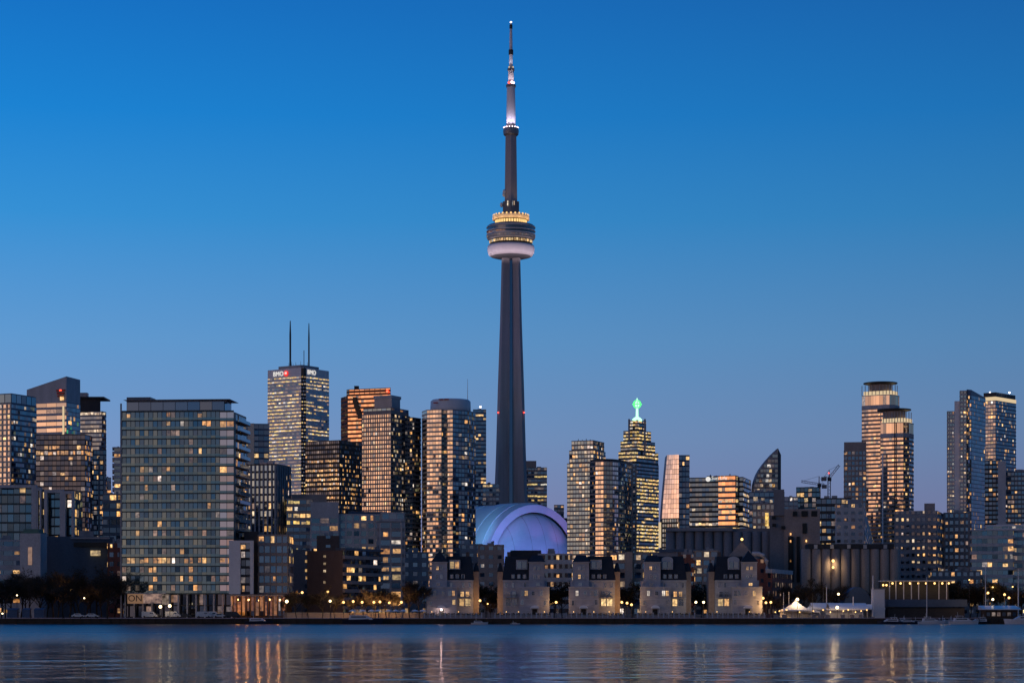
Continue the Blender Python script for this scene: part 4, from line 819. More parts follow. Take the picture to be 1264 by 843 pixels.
px0, px1 = 990.0, 1111.0; ns = 10; w = (X(px1, Y) - X(px0, Y)) / ns
for k in range(ns):
    xx = X(px0, Y) + (k + .5) * w; b.part('silo', lambda m: m.lathe((xx, Y + w / 2), [(w * .496, G), (w * .496, Z(677.5, Y))], 'silo_concrete', 24), True)
b.w.box(((X(px0, Y) + X(px1, Y)) / 2, Y + w / 2 + 5, (G + Z(678, Y)) / 2), (X(px1, Y) - X(px0, Y) - 2, 9, Z(678, Y) - G), 'concrete_dark')
b.part('roof_gallery', lambda m: m.box(((X(998, Y) + X(1104, Y)) / 2, Y + 5, Z(674.2, Y)), (X(1104, Y) - X(998, Y), 9, Z(671, Y) - Z(677.4, Y)), 'metal_dark'))
for px in (1007, 1027, 1048, 1068, 1093): b.part('dust_vent', lambda m: m.box((X(px, Y), Y + .3, Z(674.4, Y)), (1.3, .6, 1.5), 'concrete_pale'))
b.part('flood_lamp', lambda m: m.ball((X(1028, Y), Y - .8, Z(692, Y)), .55, 'lamp_warm', 8)); b.part('flood_lamp', lambda m: m.ball((X(1028, Y), Y - .8, Z(700, Y)), .45, 'lamp_warm', 8))
point((X(1028, Y), Y - 2.0, Z(695, Y)), 500, (1, .72, .4), .4, 'silo_light', b.root); b.done()
# 29 cranes and the blocks below them
b = B_('glass_block', 'distant teal glass block with pale corner below the tower cranes', front(983, 1012, 1600, 20), 1600, 602, 'mullion_teal', ST(fh=3.8, bw=3, wh=.72, sd=.1, glass='glass_teal', lit=.14, lm='lit_yellow'), cap=14)
B_('distant_block', 'small pale distant block left of the teal glass block under the cranes', front(968, 985, 1500, 14), 1500, 614, 'concrete_grey', ST(lit=.12), cap=8)
def crane(label, px, Y, ytop, ybase, jib, cjib, luff):
    r = empty('tower_crane', (X(px, Y), Y, Z(ybase, Y)), label, 'crane', 'tower cranes on the skyline'); zt = Z(ytop, Y); zb = Z(ybase, Y); x = X(px, Y)
    def lat(name, a, c, w):
        b = MB(); a, c = Vector(a), Vector(c); d = (c - a); L = d.length; d.normalize(); s_ = d.cross(Vector((0, 1, 0))).normalized(); t_ = Vector((0, 1, 0)); k = int(L / (w * 1.4)) + 1; cs = [(s_ * sx + t_ * sy) * w / 2 for sx, sy in ((-1, -1), (1, -1), (1, 1), (-1, 1))]
        for q in cs: b.tube([a + q, c + q], [w * .11] * 2, 'metal_grey', 4)
        for i in range(k):
            p0 = a + d * L * i / k; p1 = a + d * L * (i + 1) / k
            for j in range(4): b.tube([p0 + cs[j], p1 + cs[(j + 1) % 4]], [w * .07] * 2, 'metal_grey', 4)
        return b.build(name, r)
    lat('crane_mast', (x, Y, zb), (x, Y, zt), 1.8); lat('jib', (x, Y, zt), (X(jib[0], Y), Y - luff, Z(jib[1], Y)), 1.5); lat('counter_jib', (x, Y, zt), (X(cjib[0], Y), Y, Z(cjib[1], Y)), 1.5)
    b = MB(); b.box((x, Y - 1.5, zt - 1), (2.6, 2, 2.4), 'metal_dark'); b.build('cab', r); b = MB(); b.box((X(cjib[0], Y), Y, Z(cjib[1], Y) - 1.2), (3.6, 2, 2.8), 'concrete_dark'); b.build('counterweight', r)
    b = MB(); b.tube([(x, Y, zt), (x, Y, zt + 6)], [.5, .3], 'metal_grey', 5); b.tube([(x, Y, zt + 6), (X(jib[0], Y), Y - luff, Z(jib[1], Y))], [.12, .12], 'metal_dark', 4); b.tube([(x, Y, zt + 6), (X(cjib[0], Y), Y, Z(cjib[1], Y))], [.12, .12], 'metal_dark', 4); b.build('tie', r)
    return r
crane('distant tower crane with a near level jib above the teal glass block', 1011, 1620, 597.5, 640, (989, 594), (1017.5, 598.5), 0)
r = crane('distant tower crane with a steeply raised jib, taller of the two cranes', 1023.5, 1560, 590, 650, (1036, 574), (1017, 589), 0)
b = MB(); b.ball((X(1022.5, 1560), 1558, Z(584, 1560)), .45, 'lamp_red', 8); b.build('beacon', r)
# 30-33
p = front(1008, 1050, 1000, 14); B_('dark_block', 'low dark block with a row of lit windows left of the white balcony apartment block', p, 1000, 616, 'metal_dark', ST(fh=3.4, bw=2.4, wh=.6, ww=.9, sd=.12, glass='glass_deep', lit=.14, rows={-14: .5, -16: .6}, lm='lit_yellow'), cap=26)
p = corner(1031, 1066.5, 1084, 930, 10); b = Bld('apartment_block', 'white concrete apartment block with dark recessed balconies above the silos', base_of(p), 24)
b.block(p, G, Z(622, 930), 'concrete_pale', ST(fh=3.1, bw=3.1, wh=.44, ww=.52, sd=.0, pd=0, glass='glass_black', lit=.16), {1: ST(glass='glass_deep', ww=.5, lit=.06)})
b.part('rooftop_unit', lambda m: m.box((X(1055, 936), 937, Z(619, 930)), (5, 5, 2.4), 'concrete_grey')); b.done()
p = front(1042, 1069, 1300, 18); b = Bld('apartment_tower', 'brown apartment tower with a blank crown left of the round twin towers', base_of(p), 60)
b.block(p, G, Z(557, 1300), 'concrete_brown', ST(fh=3.1, bw=2.3, wh=.6, ww=.7, sd=.2, pd=.1, glass='glass_deep', lit=.24, lm=['lit_warm', 'lit_orange']))
b.block(p, Z(557, 1300) + .6, Z(545.5, 1300), 'concrete_brown', None); b.done()
def rounded(name, label, pv, Y, top, disc, cap, side_faces):
    p = chain(pv, 17); b = Bld(name, label, base_of(p), cap, group='round twin towers')
    st = ST(fh=3.3, bw=2.2, wh=.52, ww=1.0, sd=.3, sm='concrete_brown', glass='glass_gold', lit=.035, lm=['lit_warm', 'lit_yellow'])
    zt = Z(top, Y); b.block(p, G, zt - 18, 'concrete_grey', st, side_faces)
    b.block(p, zt - 18 + .65, zt - 6.5, 'white_panel', ST(fh=9, bw=2.6, wh=.72, ww=.97, sd=.3, glass='glass_gold', lit=0, sm='concrete_pale'))
    c = base_of(p); b.part('lit_crown', lambda m: m.prism(shrink(p, .92), zt - 6.5 + .7, zt - 2.6, 'strip_cream'))
    b.part('crown_screen', lambda m: [m.box((q.x, q.y, zt - 1.6), (.5, .5, 8.0), 'concrete_pale') for q in [Vector(p[i]) + (Vector(p[i + 1]) - Vector(p[i])) * f for i in range(len(pv) - 1) for f in (.0, .5)]])
    q0, q1 = disc; rr = (X(q1, Y) - X(q0, Y)) / 2; cc = ((X(q1, Y) + X(q0, Y)) / 2, Y + rr * .9)
    b.part('roof_disc', lambda m: m.lathe(cc, [(rr * .7, zt + 3.2), (rr, zt + 4.1), (rr, zt + 4.9), (rr * .9, zt + 5.1)], 'metal_dark', 40)); b.part('roof_drum', lambda m: m.lathe(cc, [(rr * .66, zt - 2.6), (rr * .66, zt + 3.3)], 'concrete_warm', 32))
    return b
Y = 1800; b = rounded('round_tower', 'taller of the two round towers, banded glass with a lit crown and flat roof disc', [(1064, Y + 12.4), (1072, Y + 8.7), (1081, Y + 5.2), (1090, Y + 2.2), (1098, Y), (1105, Y + 4), (1110, Y + 14)], Y, 478, (1069, 1111), 40, {0: ST(glass='glass_mirror'), 3: ST(glass='glass_blue'), 4: ST(glass='glass_deep'), 5: ST(glass='glass_deep')}); b.done()
Y = 1680; b = rounded('round_tower', 'shorter of the two round towers, peach reflecting glass with a lit crown and roof disc', [(1087, Y + 9.3), (1094, Y + 6.3), (1101, Y + 3.76), (1108, Y + 1.6), (1115, Y), (1122, Y + 4), (1127.5, Y + 14)], Y, 511.5, (1086, 1128), 40, {3: ST(lit=.05), 4: ST(glass='glass_deep', lit=.12), 5: ST(glass='glass_deep', lit=.1)})
b.part('fin', lambda m: m.box((X(1090, Y + 2), Y + 3.4, (Z(672, Y) + Z(560, Y)) / 2), (.8, 1, Z(560, Y) - Z(672, Y)), 'pole_white')); b.part('fin', lambda m: m.box((X(1104.5, Y), Y + .6, (Z(672, Y) + Z(520, Y)) / 2), (.6, .8, Z(520, Y) - Z(672, Y)), 'metal_dark')); b.done()
p = corner(1104, 1157, 1167, 905, 16); b = Bld('apartment_block', 'grey-brown balcony apartment block before the round twin towers', base_of(p), 60)
sa = ST(fh=3.0, bw=2.3, wh=.44, ww=.54, sd=.0, pd=0, glass='glass_black', lit=.2, lm=['lit_warm', 'lit_orange', 'lit_pale'])
b.block(p, G, Z(630, 905), 'concrete_grey', sa)
b.block(front(1141, 1154, 912, 10), Z(630, 905) + .1, Z(620, 905), 'concrete_brown', None)
for k in range(10):
    for px in (1117, 1134, 1151): b.part('balcony', lambda m: m.box((X(px, 904), 904.2, G + 12 + 3.0 * k), (2.6, 1.4, 1.1), 'concrete_grey'))
b.done()
p = front(1165, 1197, 930, 12); B_('apartment_block', 'dark brown apartment block with few lights right of the grey-brown balcony block', p, 930, 634, 'concrete_brown', ST(fh=3.0, bw=2.2, wh=.52, ww=.62, sd=.12, pd=.3, sm='concrete_dark', pm='concrete_brown', glass='glass_deep', lit=.13), cap=40)
p = front(1150, 1210, 880, 12); B_('apartment_block', 'low dark block behind the marina with scattered lit windows', p, 880, 706, 'concrete_dark', ST(fh=3.2, bw=2.4, wh=.5, ww=.6, sd=.1, glass='glass_deep', lit=.14), cap=24)
# 34 right hand towers
Y = 1650; b = Bld('glass_tower', 'tall blue glass tower stepping up to a slanted top near the right edge', at(1194, Y + 10), 80)
sg = ST(fh=3.05, bw=2.0, wh=.55, ww=.8, sd=.4, sm='concrete_pale', glass='glass_mirror', lit=.12, lm=['lit_warm', 'lit_pale'])
b.block(front(1169.5, 1178, Y + 9, 28), G, Z(507, Y), 'metal_blue', sg)
b.block(front(1178.2, 1185, Y + 3, 28), G, Z(494.5, Y), 'marble_white', None)
b.block(front(1185.2, 1193, Y, 28), G, Z(483, Y), 'metal_blue', dict(sg, lit=.2, rows={-1: 0, -2: 0, -3: 0, -4: 0}))
p = [at(1193.2, Y), at(1199, Y - 5), at(1216.5, Y + 22), at(1216.5, Y + 40), at(1193.2, Y + 34)]
zt = [Z(480.5, Y), Z(482, Y), Z(487.5, Y), Z(487.5, Y), Z(480.5, Y)]
b.block(p, G, Z(489, Y), 'metal_blue', ST(fh=3.05, bw=2.0, wh=.8, ww=.96, sd=.04, sm='metal_blue', glass='glass_deep', lit=.01), {0: ST(lit=.16, glass='glass_deep')}, None, None)
b.block(p, Z(489, Y) + .65, Z(488, Y), 'metal_blue', None, None, None, zt); b.done()
Y = 1800; p = corner(1213.5, 1229, 1254, Y, 40); b = Bld('glass_tower', 'blue glass tower with a bright lit band below its dark flat top', base_of(p), 50)
b.block(p, G, Z(495, Y), 'metal_blue', ST(fh=3.05, bw=2.2, wh=.66, ww=.9, sd=.3, sm='mullion_blue', glass='glass_deep', lit=.11, lm=['lit_warm', 'lit_pale']), {0: ST(glass='glass_mirror', sm='concrete_pale', lit=.12)})
b.part('lit_band', lambda m: m.prism(shrink(p, 1.02), Z(495, Y) + .7, Z(489.5, Y), 'strip_cream')); b.part('roof_box', lambda m: m.prism(shrink(p, .97), Z(489.5, Y) + .01, Z(484, Y), 'metal_dark'))
for k, px in enumerate((1222, 1246)): b.part('beacon', lambda m: m.ball((X(px, Y + 12), Y + 12, Z(482.8, Y)), .8, 'beacon_white', 8))
b.done()
p = front(1216, 1234, 1450, 14); B_('dark_tower', 'dark stub of a tower with orange lights between the two tall right edge towers', p, 1450, 569, 'metal_dark', ST(fh=3.1, bw=2.2, wh=.6, ww=.85, sd=.15, glass='glass_deep', lit=.13, lm='lit_orange'), cap=30)
b = Bld('concrete_slab_tower', 'thin plain blue-grey slab wall standing beside the dark stub tower', at(1236, 1430), 2); b.block(front(1232, 1241.5, 1425, 10), G, Z(569, 1425), 'concrete_pale', None); b.done()
p = front(1240, 1290, 1460, 16); B_('apartment_tower', 'dark apartment tower cut by the right edge with warm lit windows', p, 1460, 583, 'metal_dark', ST(fh=3.1, bw=2.2, wh=.6, ww=.85, sd=.2, sm='concrete_dark', glass='glass_deep', lit=.15), cap=40)
# 36 white banded block
p = front(1200, 1250, 880, 14); b = Bld('banded_block', 'white banded apartment block with teal window strips behind the marina lamps', base_of(p), 40)
sw = ST(fh=3.1, bw=2.2, wh=.58, ww=.97, sd=.7, sm='concrete_pale', glass='glass_teal', lit=.08)
b.block(p, G, Z(655, 880), 'concrete_grey', sw); pp = front(1250, 1300, 884, 14); b.block(pp, G, Z(657, 884), 'concrete_grey', sw)
b.block(front(1218, 1290, 890, 8), Z(655, 880) + .6, Z(648, 880), 'white_panel', ST(fh=3, bw=3, wh=.5, sd=.3, lit=.05, glass='glass_teal')); b.block(front(1230, 1248, 892, 6), Z(648, 880) + .6, Z(645, 880), 'concrete_pale', None); b.done()

# 37 mid-rise blocks left of centre
Y = 950; b = Bld('lit_stair_block', 'block with bright yellow lit floors between the ribbed block and the gridded block', at(366, Y + 6), 26)
b.block(front(354, 386, Y, 12), G, Z(617, Y), 'concrete_dark', ST(fh=3.1, bw=2.6, wh=.55, ww=.95, sd=.3, sm='concrete_warm', glass='glass_deep', lit=.45, lm=['lit_gold', 'lit_yellow'], mode='pair'))
b.block(front(360, 403, Y + 14, 12), G, Z(608, Y), 'concrete_brown', None); b.done()
Y = 900; b = Bld('white_gridded_block', 'pale gridded apartment block with a blank upper wall left of the stepped condominium', at(440, Y + 6), 44)
sw = ST(fh=3.2, bw=2.9, wh=.62, ww=.72, sd=.18, pd=.3, sm='concrete_pale', pm='concrete_pale', glass='glass_teal', lit=.16, lm=['lit_warm', 'lit_yellow'])
b.block(front(383.5, 418, Y - 3, 14), G, Z(640, Y), 'concrete_pale', dict(sw, bw=4, ww=.9)); b.block(front(383.5, 418, Y - 3, 14), Z(640, Y) + .65, Z(620, Y), 'concrete_pale', None)
b.block(front(418.2, 471, Y, 14), G, Z(636, Y), 'concrete_pale', sw)
b.block(front(430, 478, Y + 16, 10), G, Z(629, Y), 'metal_blue', None)
b.block(front(471.2, 499, Y - 4, 16), G, Z(634.5, Y), 'concrete_pale', dict(sw, bw=3.4, ww=.88, sd=.5, glass='glass_deep', lit=.13, rows={-5: .4, -6: .5}, lm='lit_yellow')); b.done()
B_('brick_block', 'plain brown brick cube between the white gridded block and the brick mid-rise', front(391, 419, 830, 14), 830, 661, 'brick_brown', ST(fh=3.4, bw=6, wh=.3, ww=.2, sd=0, lit=0, glass='glass_deep'), cap=4)
B_('dark_block', 'dark mid-rise with two columns of lit windows right of the white panelled annex', front(351, 381, 790, 14), 790, 680, 'concrete_dark', ST(fh=2.9, bw=1.5, wh=.5, ww=.8, sd=.1, glass='glass_deep', lit=.0, blank=(2, 3, 4), rows={-1: .85, -2: .85, -3: .9, -4: .8}, lm='lit_yellow'), cap=24)
b = Bld('brick_midrise', 'brown brick mid-rise with a blank end wall and long dark balcony fronts on the shore', at(430, 765), 24)
p = corner(379, 423, 470, 745, 28); b.block(p, G, Z(679, 745), 'brick_brown', ST(fh=3.0, bw=2.6, wh=.6, ww=.9, sd=.0, glass='glass_deep', lit=.12, sm='brick_brown'), {0: {}, 1: ST(sd=.9, sm='concrete_brown')}, roof='metal_blue')
A, Bc, C, D = p; u1 = (Bc - A).normalized(); n1 = Vector((u1.y, -u1.x)); u2 = (C - Bc).normalized()
b.part('roof_edge', lambda m: m.prism([Bc + n1 * .2 + u1 * 1.2, C + u1 * 1.2, C - u1 * 3, Bc - u1 * 3], Z(679, 745) + .05, Z(679, 745) + .9, 'metal_blue'))
q = A + u1 * (Bc - A).length * .5 + n1 * .1
for py in (686, 695, 704, 718): b.part('window', lambda m: m.box((q.x, q.y, Z(py, 742)), (.9, .15, .8), 'lit_pale', math.atan2(u1.y, u1.x)))
b.done()
b = Bld('balcony_block', 'white framed balcony stack with one bright yellow room right of the brick mid-rise', at(482, 780), 24)
p = front(468, 496.5, 772, 12); b.block(p, G, Z(645, 772), 'concrete_pale', ST(fh=3.15, bw=3.9, wh=.62, ww=.86, sd=.9, pd=1.0, sm='concrete_grey', pm='concrete_pale', glass='glass_deep', lit=.2, lm=['lit_orange', 'lit_yellow'], rows={-6: .75, -7: .7})); b.done()
B_('grey_block', 'plain grey mid-rise between the white framed balcony stack and the first stone house', front(496, 529, 800, 14), 800, 683, 'concrete_grey', ST(fh=3.2, bw=3, wh=.45, ww=.5, sd=.1, glass='glass_deep', lit=.06, rows={-1: .0}), cap=10)
# blocks behind the stone houses
B_('grey_block', 'stepped grey mid-rise behind the first and second stone houses', front(568, 596, 815, 14), 815, 673, 'concrete_grey', ST(fh=3.2, bw=3, wh=.4, ww=.5, sd=.1, glass='glass_deep', lit=.05, rows={-1: 0}), cap=8)
B_('grey_block', 'brown-grey mid-rise with one glowing window seen between the first and second stone houses', front(590, 622, 790, 14), 790, 674, 'concrete_brown', ST(fh=3.3, bw=3.2, wh=.42, ww=.5, sd=.1, glass='glass_deep', lit=.10, rows={-1: 0, -2: 0}), cap=8)
B_('grey_block', 'flat roofed block peeking over the roof of the second stone house', front(630, 668, 800, 14), 800, 679, 'metal_dark', None, boxes=False)
B_('brick_block', 'brown brick mid-rise with white windows between the second and third stone houses', front(664, 706, 785, 14), 785, 685, 'brick_brown', ST(fh=3.2, bw=2.2, wh=.5, ww=.5, sd=.05, glass='glass_neutral', lit=.18, sm='concrete_pale'), cap=20)
b = Bld('balcony_block', 'beige balcony mid-rise with lit rooms between the third and fourth stone houses', at(775, 785), 24)
p = front(752, 802, 780, 14); b.block(p, G, Z(684, 780), 'concrete_warm', ST(fh=3.1, bw=2.9, wh=.6, ww=.8, sd=.7, pd=.3, sm='concrete_warm', pm='concrete_warm', glass='glass_deep', lit=.3, lm=['lit_warm', 'lit_pale']), roof='concrete_grey')
b.part('pillar', lambda m: m.box((X(776, 778), 778, (G + Z(681, 778)) / 2), (2.6, 3, Z(681, 778) - G), 'concrete_warm')); b.done()
B_('brick_block', 'red brick wing right behind the fourth stone house', front(840, 860, 790, 12), 790, 684, 'brick_red', ST(fh=3.2, bw=3, wh=.4, ww=.4, sd=0, glass='glass_deep', lit=.05), cap=6)
B_('balcony_block', 'beige balcony mid-rise between the fourth and fifth stone houses', front(858, 886, 785, 12), 785, 681, 'concrete_warm', ST(fh=3.1, bw=2.6, wh=.6, ww=.75, sd=.6, glass='glass_deep', lit=.22, lm=['lit_warm', 'lit_pale']), cap=14)
b = Bld('flat_roof_block', 'low wide block with a blue-grey roof terrace behind the fourth and fifth stone houses', at(860, 812), 4); b.block(front(805, 884, 806, 12), G, Z(681, 806), 'concrete_grey', None, roof='metal_blue'); b.part('terrace_rail', lambda m: m.box((X(845, 805), 805, Z(679.2, 805)), (22, .15, 1.0), 'metal_blue')); b.done()
b = Bld('gabled_block', 'brown gabled roof block with small turret light behind the fifth stone house', at(912, 830), 4); b.block(front(890, 945, 826, 14), G, Z(690, 826), 'brick_brown', None)
pg = front(896, 935, 826, 10); b.part('gable', lambda m: m.mesh_([(pg[0].x, pg[0].y, Z(690, 826)), (pg[1].x, pg[1].y, Z(690, 826)), ((pg[0].x + pg[1].x) / 2, pg[0].y, Z(668, 826)), (pg[3].x, pg[3].y, Z(690, 826)), (pg[2].x, pg[2].y, Z(690, 826)), ((pg[3].x + pg[2].x) / 2, pg[2].y, Z(668, 826))], [(0, 1, 2), (4, 3, 5), (0, 2, 5, 3), (1, 4, 5, 2)], 'concrete_brown'))
b.part('lamp', lambda m: m.ball((X(915.5, 825), 824, Z(665.5, 825)), .5, 'lamp_warm', 8)); b.done()
b = Bld('brick_midrise', 'red brick mid-rise with a rounded pale parapet right of the fifth stone house', at(950, 765), 10)
p = [at(925, 752), at(946, 750), at(949, 768), at(928, 770)]; b.block(p, G, Z(690, 752), 'brick_red', ST(fh=3.2, bw=2.6, wh=.4, ww=.35, sd=.0, glass='glass_deep', lit=.06))
b.part('parapet', lambda m: m.tube([(X(928, 751), 750.5, Z(683.5, 751)), (X(936, 751), 750.2, Z(683.5, 751)), (X(942, 751), 750, Z(686, 751)), (X(945.5, 751), 749.8, Z(692, 751)), (X(946.5, 751), 749.7, Z(703, 751))], [.8] * 5, 'concrete_pale', 8))
p = corner(946, 953, 978, 748, 20); b.block(p, G, Z(707, 748), 'brick_red', ST(fh=3.4, bw=3.6, wh=.55, ww=.5, sd=0, glass='glass_neutral', lit=.3, sm='concrete_pale', lm='lit_dim'))
b.part('cornice', lambda m: m.prism(shrink(p, 1.06), Z(707, 748) + .02, Z(704, 748) + .6, 'concrete_pale')); b.done()

# ------------------------------------------------------------------ the five stone houses on the quay
HYY = 716.0
def house(x0, W, flip, spire, label, lit_set, arched):
    Y = HYY; sc_ = Y / F
    def fx(d): return X(x0 + (W - d if flip else d), Y)
    def rect(d0, d1): a, b_ = fx(d0), fx(d1); return min(a, b_), max(a, b_)
    r = empty('stone_house', (X(x0 + W / 2, Y), Y, G), label, 'house', 'stone houses along the quay')
    def bx(m, d0, d1, y0, y1, ya, yb, mat):
        a, c = rect(d0, d1); za, zb = (G if ya is None else Z(ya, Y)), Z(yb, Y); m.box(((a + c) / 2, (y0 + y1) / 2, (za + zb) / 2), (c - a, y1 - y0, zb - za), mat)
    m = MB()
    bx(m, 3, 57, Y, Y + 12, None, 716, 'stone_pale'); bx(m, 0, 37, Y - 2.2, Y - .01, None, 725, 'stone_pale'); bx(m, 6, 25, Y - 1.1, Y + 5, 724.9, 694.5, 'stone_pale')
    bx(m, 57.1, 64, Y + 3, Y + 11, None, 705, 'concrete_warm'); m.build('wall', r)
    m = MB(); bx(m, -.4, 37.4, Y - 2.35, Y - 2.21, 740, 739, 'stone_trim'); bx(m, -.4, 37.4, Y - 2.4, Y - .02, 724.9, 723.9, 'stone_trim'); bx(m, 25.1, 57.6, Y - .3, Y - .01, 717.2, 715.8, 'stone_trim')
    bx(m, 5.3, 25.7, Y - 1.5, Y + 5.3, 694.5, 693.2, 'stone_trim'); bx(m, 37.5, 57.4, Y - .12, Y - .01, 738.6, 737.9, 'stone_trim'); m.build('cornice', r)
    # mansard
    roof = MB(); a, c = rect(20, 58); ia, ic = a + 1.0, c - 1.0; z0, z1 = Z(715.7, Y), Z(686, Y)
    if flip: ic = c - .6
    V_ = [(a, Y - .2, z0), (c, Y - .2, z0), (c, Y + 12.2, z0), (a, Y + 12.2, z0), (ia, Y + 3.2, z1), (ic, Y + 3.2, z1), (ic, Y + 9, z1), (ia, Y + 9, z1)]
    roof.mesh_(V_, [(0, 1, 5, 4), (1, 2, 6, 5), (2, 3, 7, 6), (3, 0, 4, 7), (4, 5, 6, 7)], 'slate_roof')
    a, c = rect(5, 26); zt0 = Z(693.2, Y) + .01; mx_, my_ = (a + c) / 2, Y + 1.9
    if spire: zt1 = Z(679, Y); roof.mesh_([(a, Y - 1.7, zt0), (c, Y - 1.7, zt0), (c, Y + 5.5, zt0), (a, Y + 5.5, zt0), (mx_, my_, zt1)], [(0, 1, 4), (1, 2, 4), (2, 3, 4), (3, 0, 4)], 'slate_roof')
    else:
        zt1 = Z(685, Y); e = (c - a) * .22; roof.mesh_([(a, Y - 1.7, zt0), (c, Y - 1.7, zt0), (c, Y + 5.5, zt0), (a, Y + 5.5, zt0), (a + e, Y + 1.2, zt1), (c - e, Y + 1.2, zt1), (c - e, Y + 4.5, zt1), (a + e, Y + 4.5, zt1)], [(0, 1, 5, 4), (1, 2, 6, 5), (2, 3, 7, 6), (3, 0, 4, 7), (4, 5, 6, 7)], 'slate_roof')
    a, c = rect(56.8, 64.4); z0, z1 = Z(705, Y) + .01, Z(694, Y); roof.mesh_([(a, Y + 2.7, z0), (c, Y + 2.7, z0), (c, Y + 11.3, z0), (a, Y + 11.3, z0), (a + .7, Y + 4.4, z1), (c - .7, Y + 4.4, z1), (c - .7, Y + 9, z1), (a + .7, Y + 9, z1)], [(0, 1, 5, 4), (1, 2, 6, 5), (2, 3, 7, 6), (3, 0, 4, 7), (4, 5, 6, 7)], 'slate_roof')
    ro = roof.build('roof', r)
    m = MB(); bx(m, 48, 52, Y + 5, Y + 7, 687, 680.5, 'brick_brown'); m.build('chimney', ro)
    # dormers
    m = MB(); bx(m, 27, 41, Y + .9, Y + 4, 702.5, 690.5, 'stone_trim')
    if arched:
        a, c = rect(27, 41); n = 10; zc = Z(690.6, Y); pts = [((a + c) / 2 + math.cos(math.pi * k / n) * (c - a) / 2, zc + math.sin(math.pi * k / n) * 1.1) for k in range(n + 1)]
        m.mesh_([(x, Y + .9, z) for x, z in pts] + [(x, Y + 4, z) for x, z in pts], [tuple(range(n, -1, -1))] + [(k, k + 1, n + 2 + k, n + 1 + k) for k in range(n)], 'stone_trim')
    else: bx(m, 26.5, 41.5, Y + .7, Y + 4, 690.4, 689.4, 'slate_roof')
    dm = m.build('dormer', r)
    def win(d, y, w, h, yy, key, parent=r, frame='stone_trim'):
        x = fx(d); z = Z(y, Y); on = key in lit_set; md = 'glass_neutral' if not on else rnd.choice(['lit_yellow', 'lit_warm', 'lit_orange'])
        o = bpy.data.objects.new('window', window_mesh(w, h, md)); col.objects.link(o); o.parent = parent; o.location = Vector((x, yy - .05, z)) - world_loc(parent)
        if parent is r:
            f = MB(); t_ = .16
            f.box((x, yy - .04, z + h / 2 + t_ / 2), (w + 2 * t_, .16, t_), frame); f.box((x, yy - .06, z - h / 2 - t_ / 2), (w + 2 * t_ + .2, .24, t_), frame)
            f.box((x - w / 2 - t_ / 2, yy - .04, z), (t_, .16, h), frame); f.box((x + w / 2 + t_ / 2, yy - .04, z), (t_, .16, h), frame); f.box((x, yy - .115, z), (.07, .05, h), frame); f.box((x, yy - .115, z + h * .1), (w, .05, .07), frame)
            f.build('frame', o)
    win(31, 697, 1.3, 2.2, Y + .86, 'D1', dm); win(37, 697, 1.3, 2.2, Y + .86, 'D2', dm)
    for k, d in enumerate((30.5, 37.5, 44.5)):
        m = MB(); bx(m, d - 2.1, d + 2.1, Y + .05, Y + 2.4, 714.6, 708.6, 'stone_trim'); bx(m, d - 2.6, d + 2.6, Y - .05, Y + 2.6, 708.5, 707.7, 'slate_roof'); q = m.build('dormer', r); win(d, 711.4, .62, 1.2, Y + .02, 'd%d' % k, q)
    for key, d, y, w, h, yy in (('t1', 13, 701, .8, 1.1, Y - 1.1), ('t2', 18, 701, .8, 1.1, Y - 1.1), ('t3', 13, 711.5, .8, 1.3, Y - 1.1), ('t4', 18, 711.5, .8, 1.3, Y - 1.1), ('t5', 14, 721, 1.2, .9, Y - 1.1),
            ('m1', 30, 722, .7, 1.5, Y), ('m2', 45, 722, .6, 1.5, Y), ('m3', 53, 722, .6, 1.5, Y), ('b1', 10, 732, .9, 1.7, Y - 2.2), ('b2', 20, 732, .9, 1.2, Y - 2.2), ('b3', 28.5, 732, 1.0, 1.7, Y - 2.2), ('b4', 33, 732, .9, 1.7, Y - 2.2),
            ('g1', 5, 744, .7, 1.5, Y - 2.2), ('g2', 33.5, 743, .9, 1.6, Y - 2.2), ('r1', 43.5, 733, 1.1, 1.7, Y), ('r2', 50, 733, 1.1, 1.7, Y), ('r3', 43, 743.2, 1.5, 2.3, Y), ('r4', 50.5, 743.2, 1.7, 2.3, Y)):
        win(d, y, w, h, yy, key)
    # balcony, door, canopy
    m = MB(); bx(m, 38.5, 56, Y - 1.3, Y - .02, 737.8, 737.2, 'stone_trim'); m.build('balcony', r)
    m = MB(); [bx(m, 38.7 + k * 1.4, 38.95 + k * 1.4, Y - 1.28, Y - 1.2, 737.2, 734, 'metal_dark') for k in range(13)]; bx(m, 38.5, 56, Y - 1.3, Y - 1.2, 734, 733.6, 'metal_dark'); m.build('balcony_rail', r)
    a, c = rect(12.5, 23.5); n = 12; zc = Z(750.5, Y); cx_ = (a + c) / 2; hw = (c - a) / 2
    m = MB(); pts = [(cx_ + math.cos(math.pi * k / n) * hw, zc + math.sin(math.pi * k / n) * 1.0) for k in range(n + 1)]
    m.mesh_([(x, Y - 4.2, z) for x, z in pts] + [(x, Y - 2.2, z) for x, z in pts], [tuple(range(n, -1, -1))] + [(k, k + 1, n + 2 + k, n + 1 + k) for k in range(n)], 'canvas_white'); m.build('door_canopy', r)
    m = MB(); bx(m, 15, 21, Y - 2.32, Y - 2.21, None, 751.5, 'lit_dim' if 'door' in lit_set else 'black_steel'); m.build('door', r)
    for d in (13.2, 22.8): m = MB(); m.tube([(fx(d), Y - 4.0, G), (fx(d), Y - 4.0, zc)], [.14, .14], 'stone_trim', 8); m.build('canopy_post', r)
    if 'door' in lit_set:
        m = MB(); m.ball((cx_, Y - 3.1, zc - .25), .22, 'lamp_pink', 8); m.build('door_lamp', r); point((cx_, Y - 3.2, zc - .5), 320, (1, .62, .5), .3, 'door_light', r)
    return r
ordn = ['first', 'second', 'third', 'fourth', 'fifth']
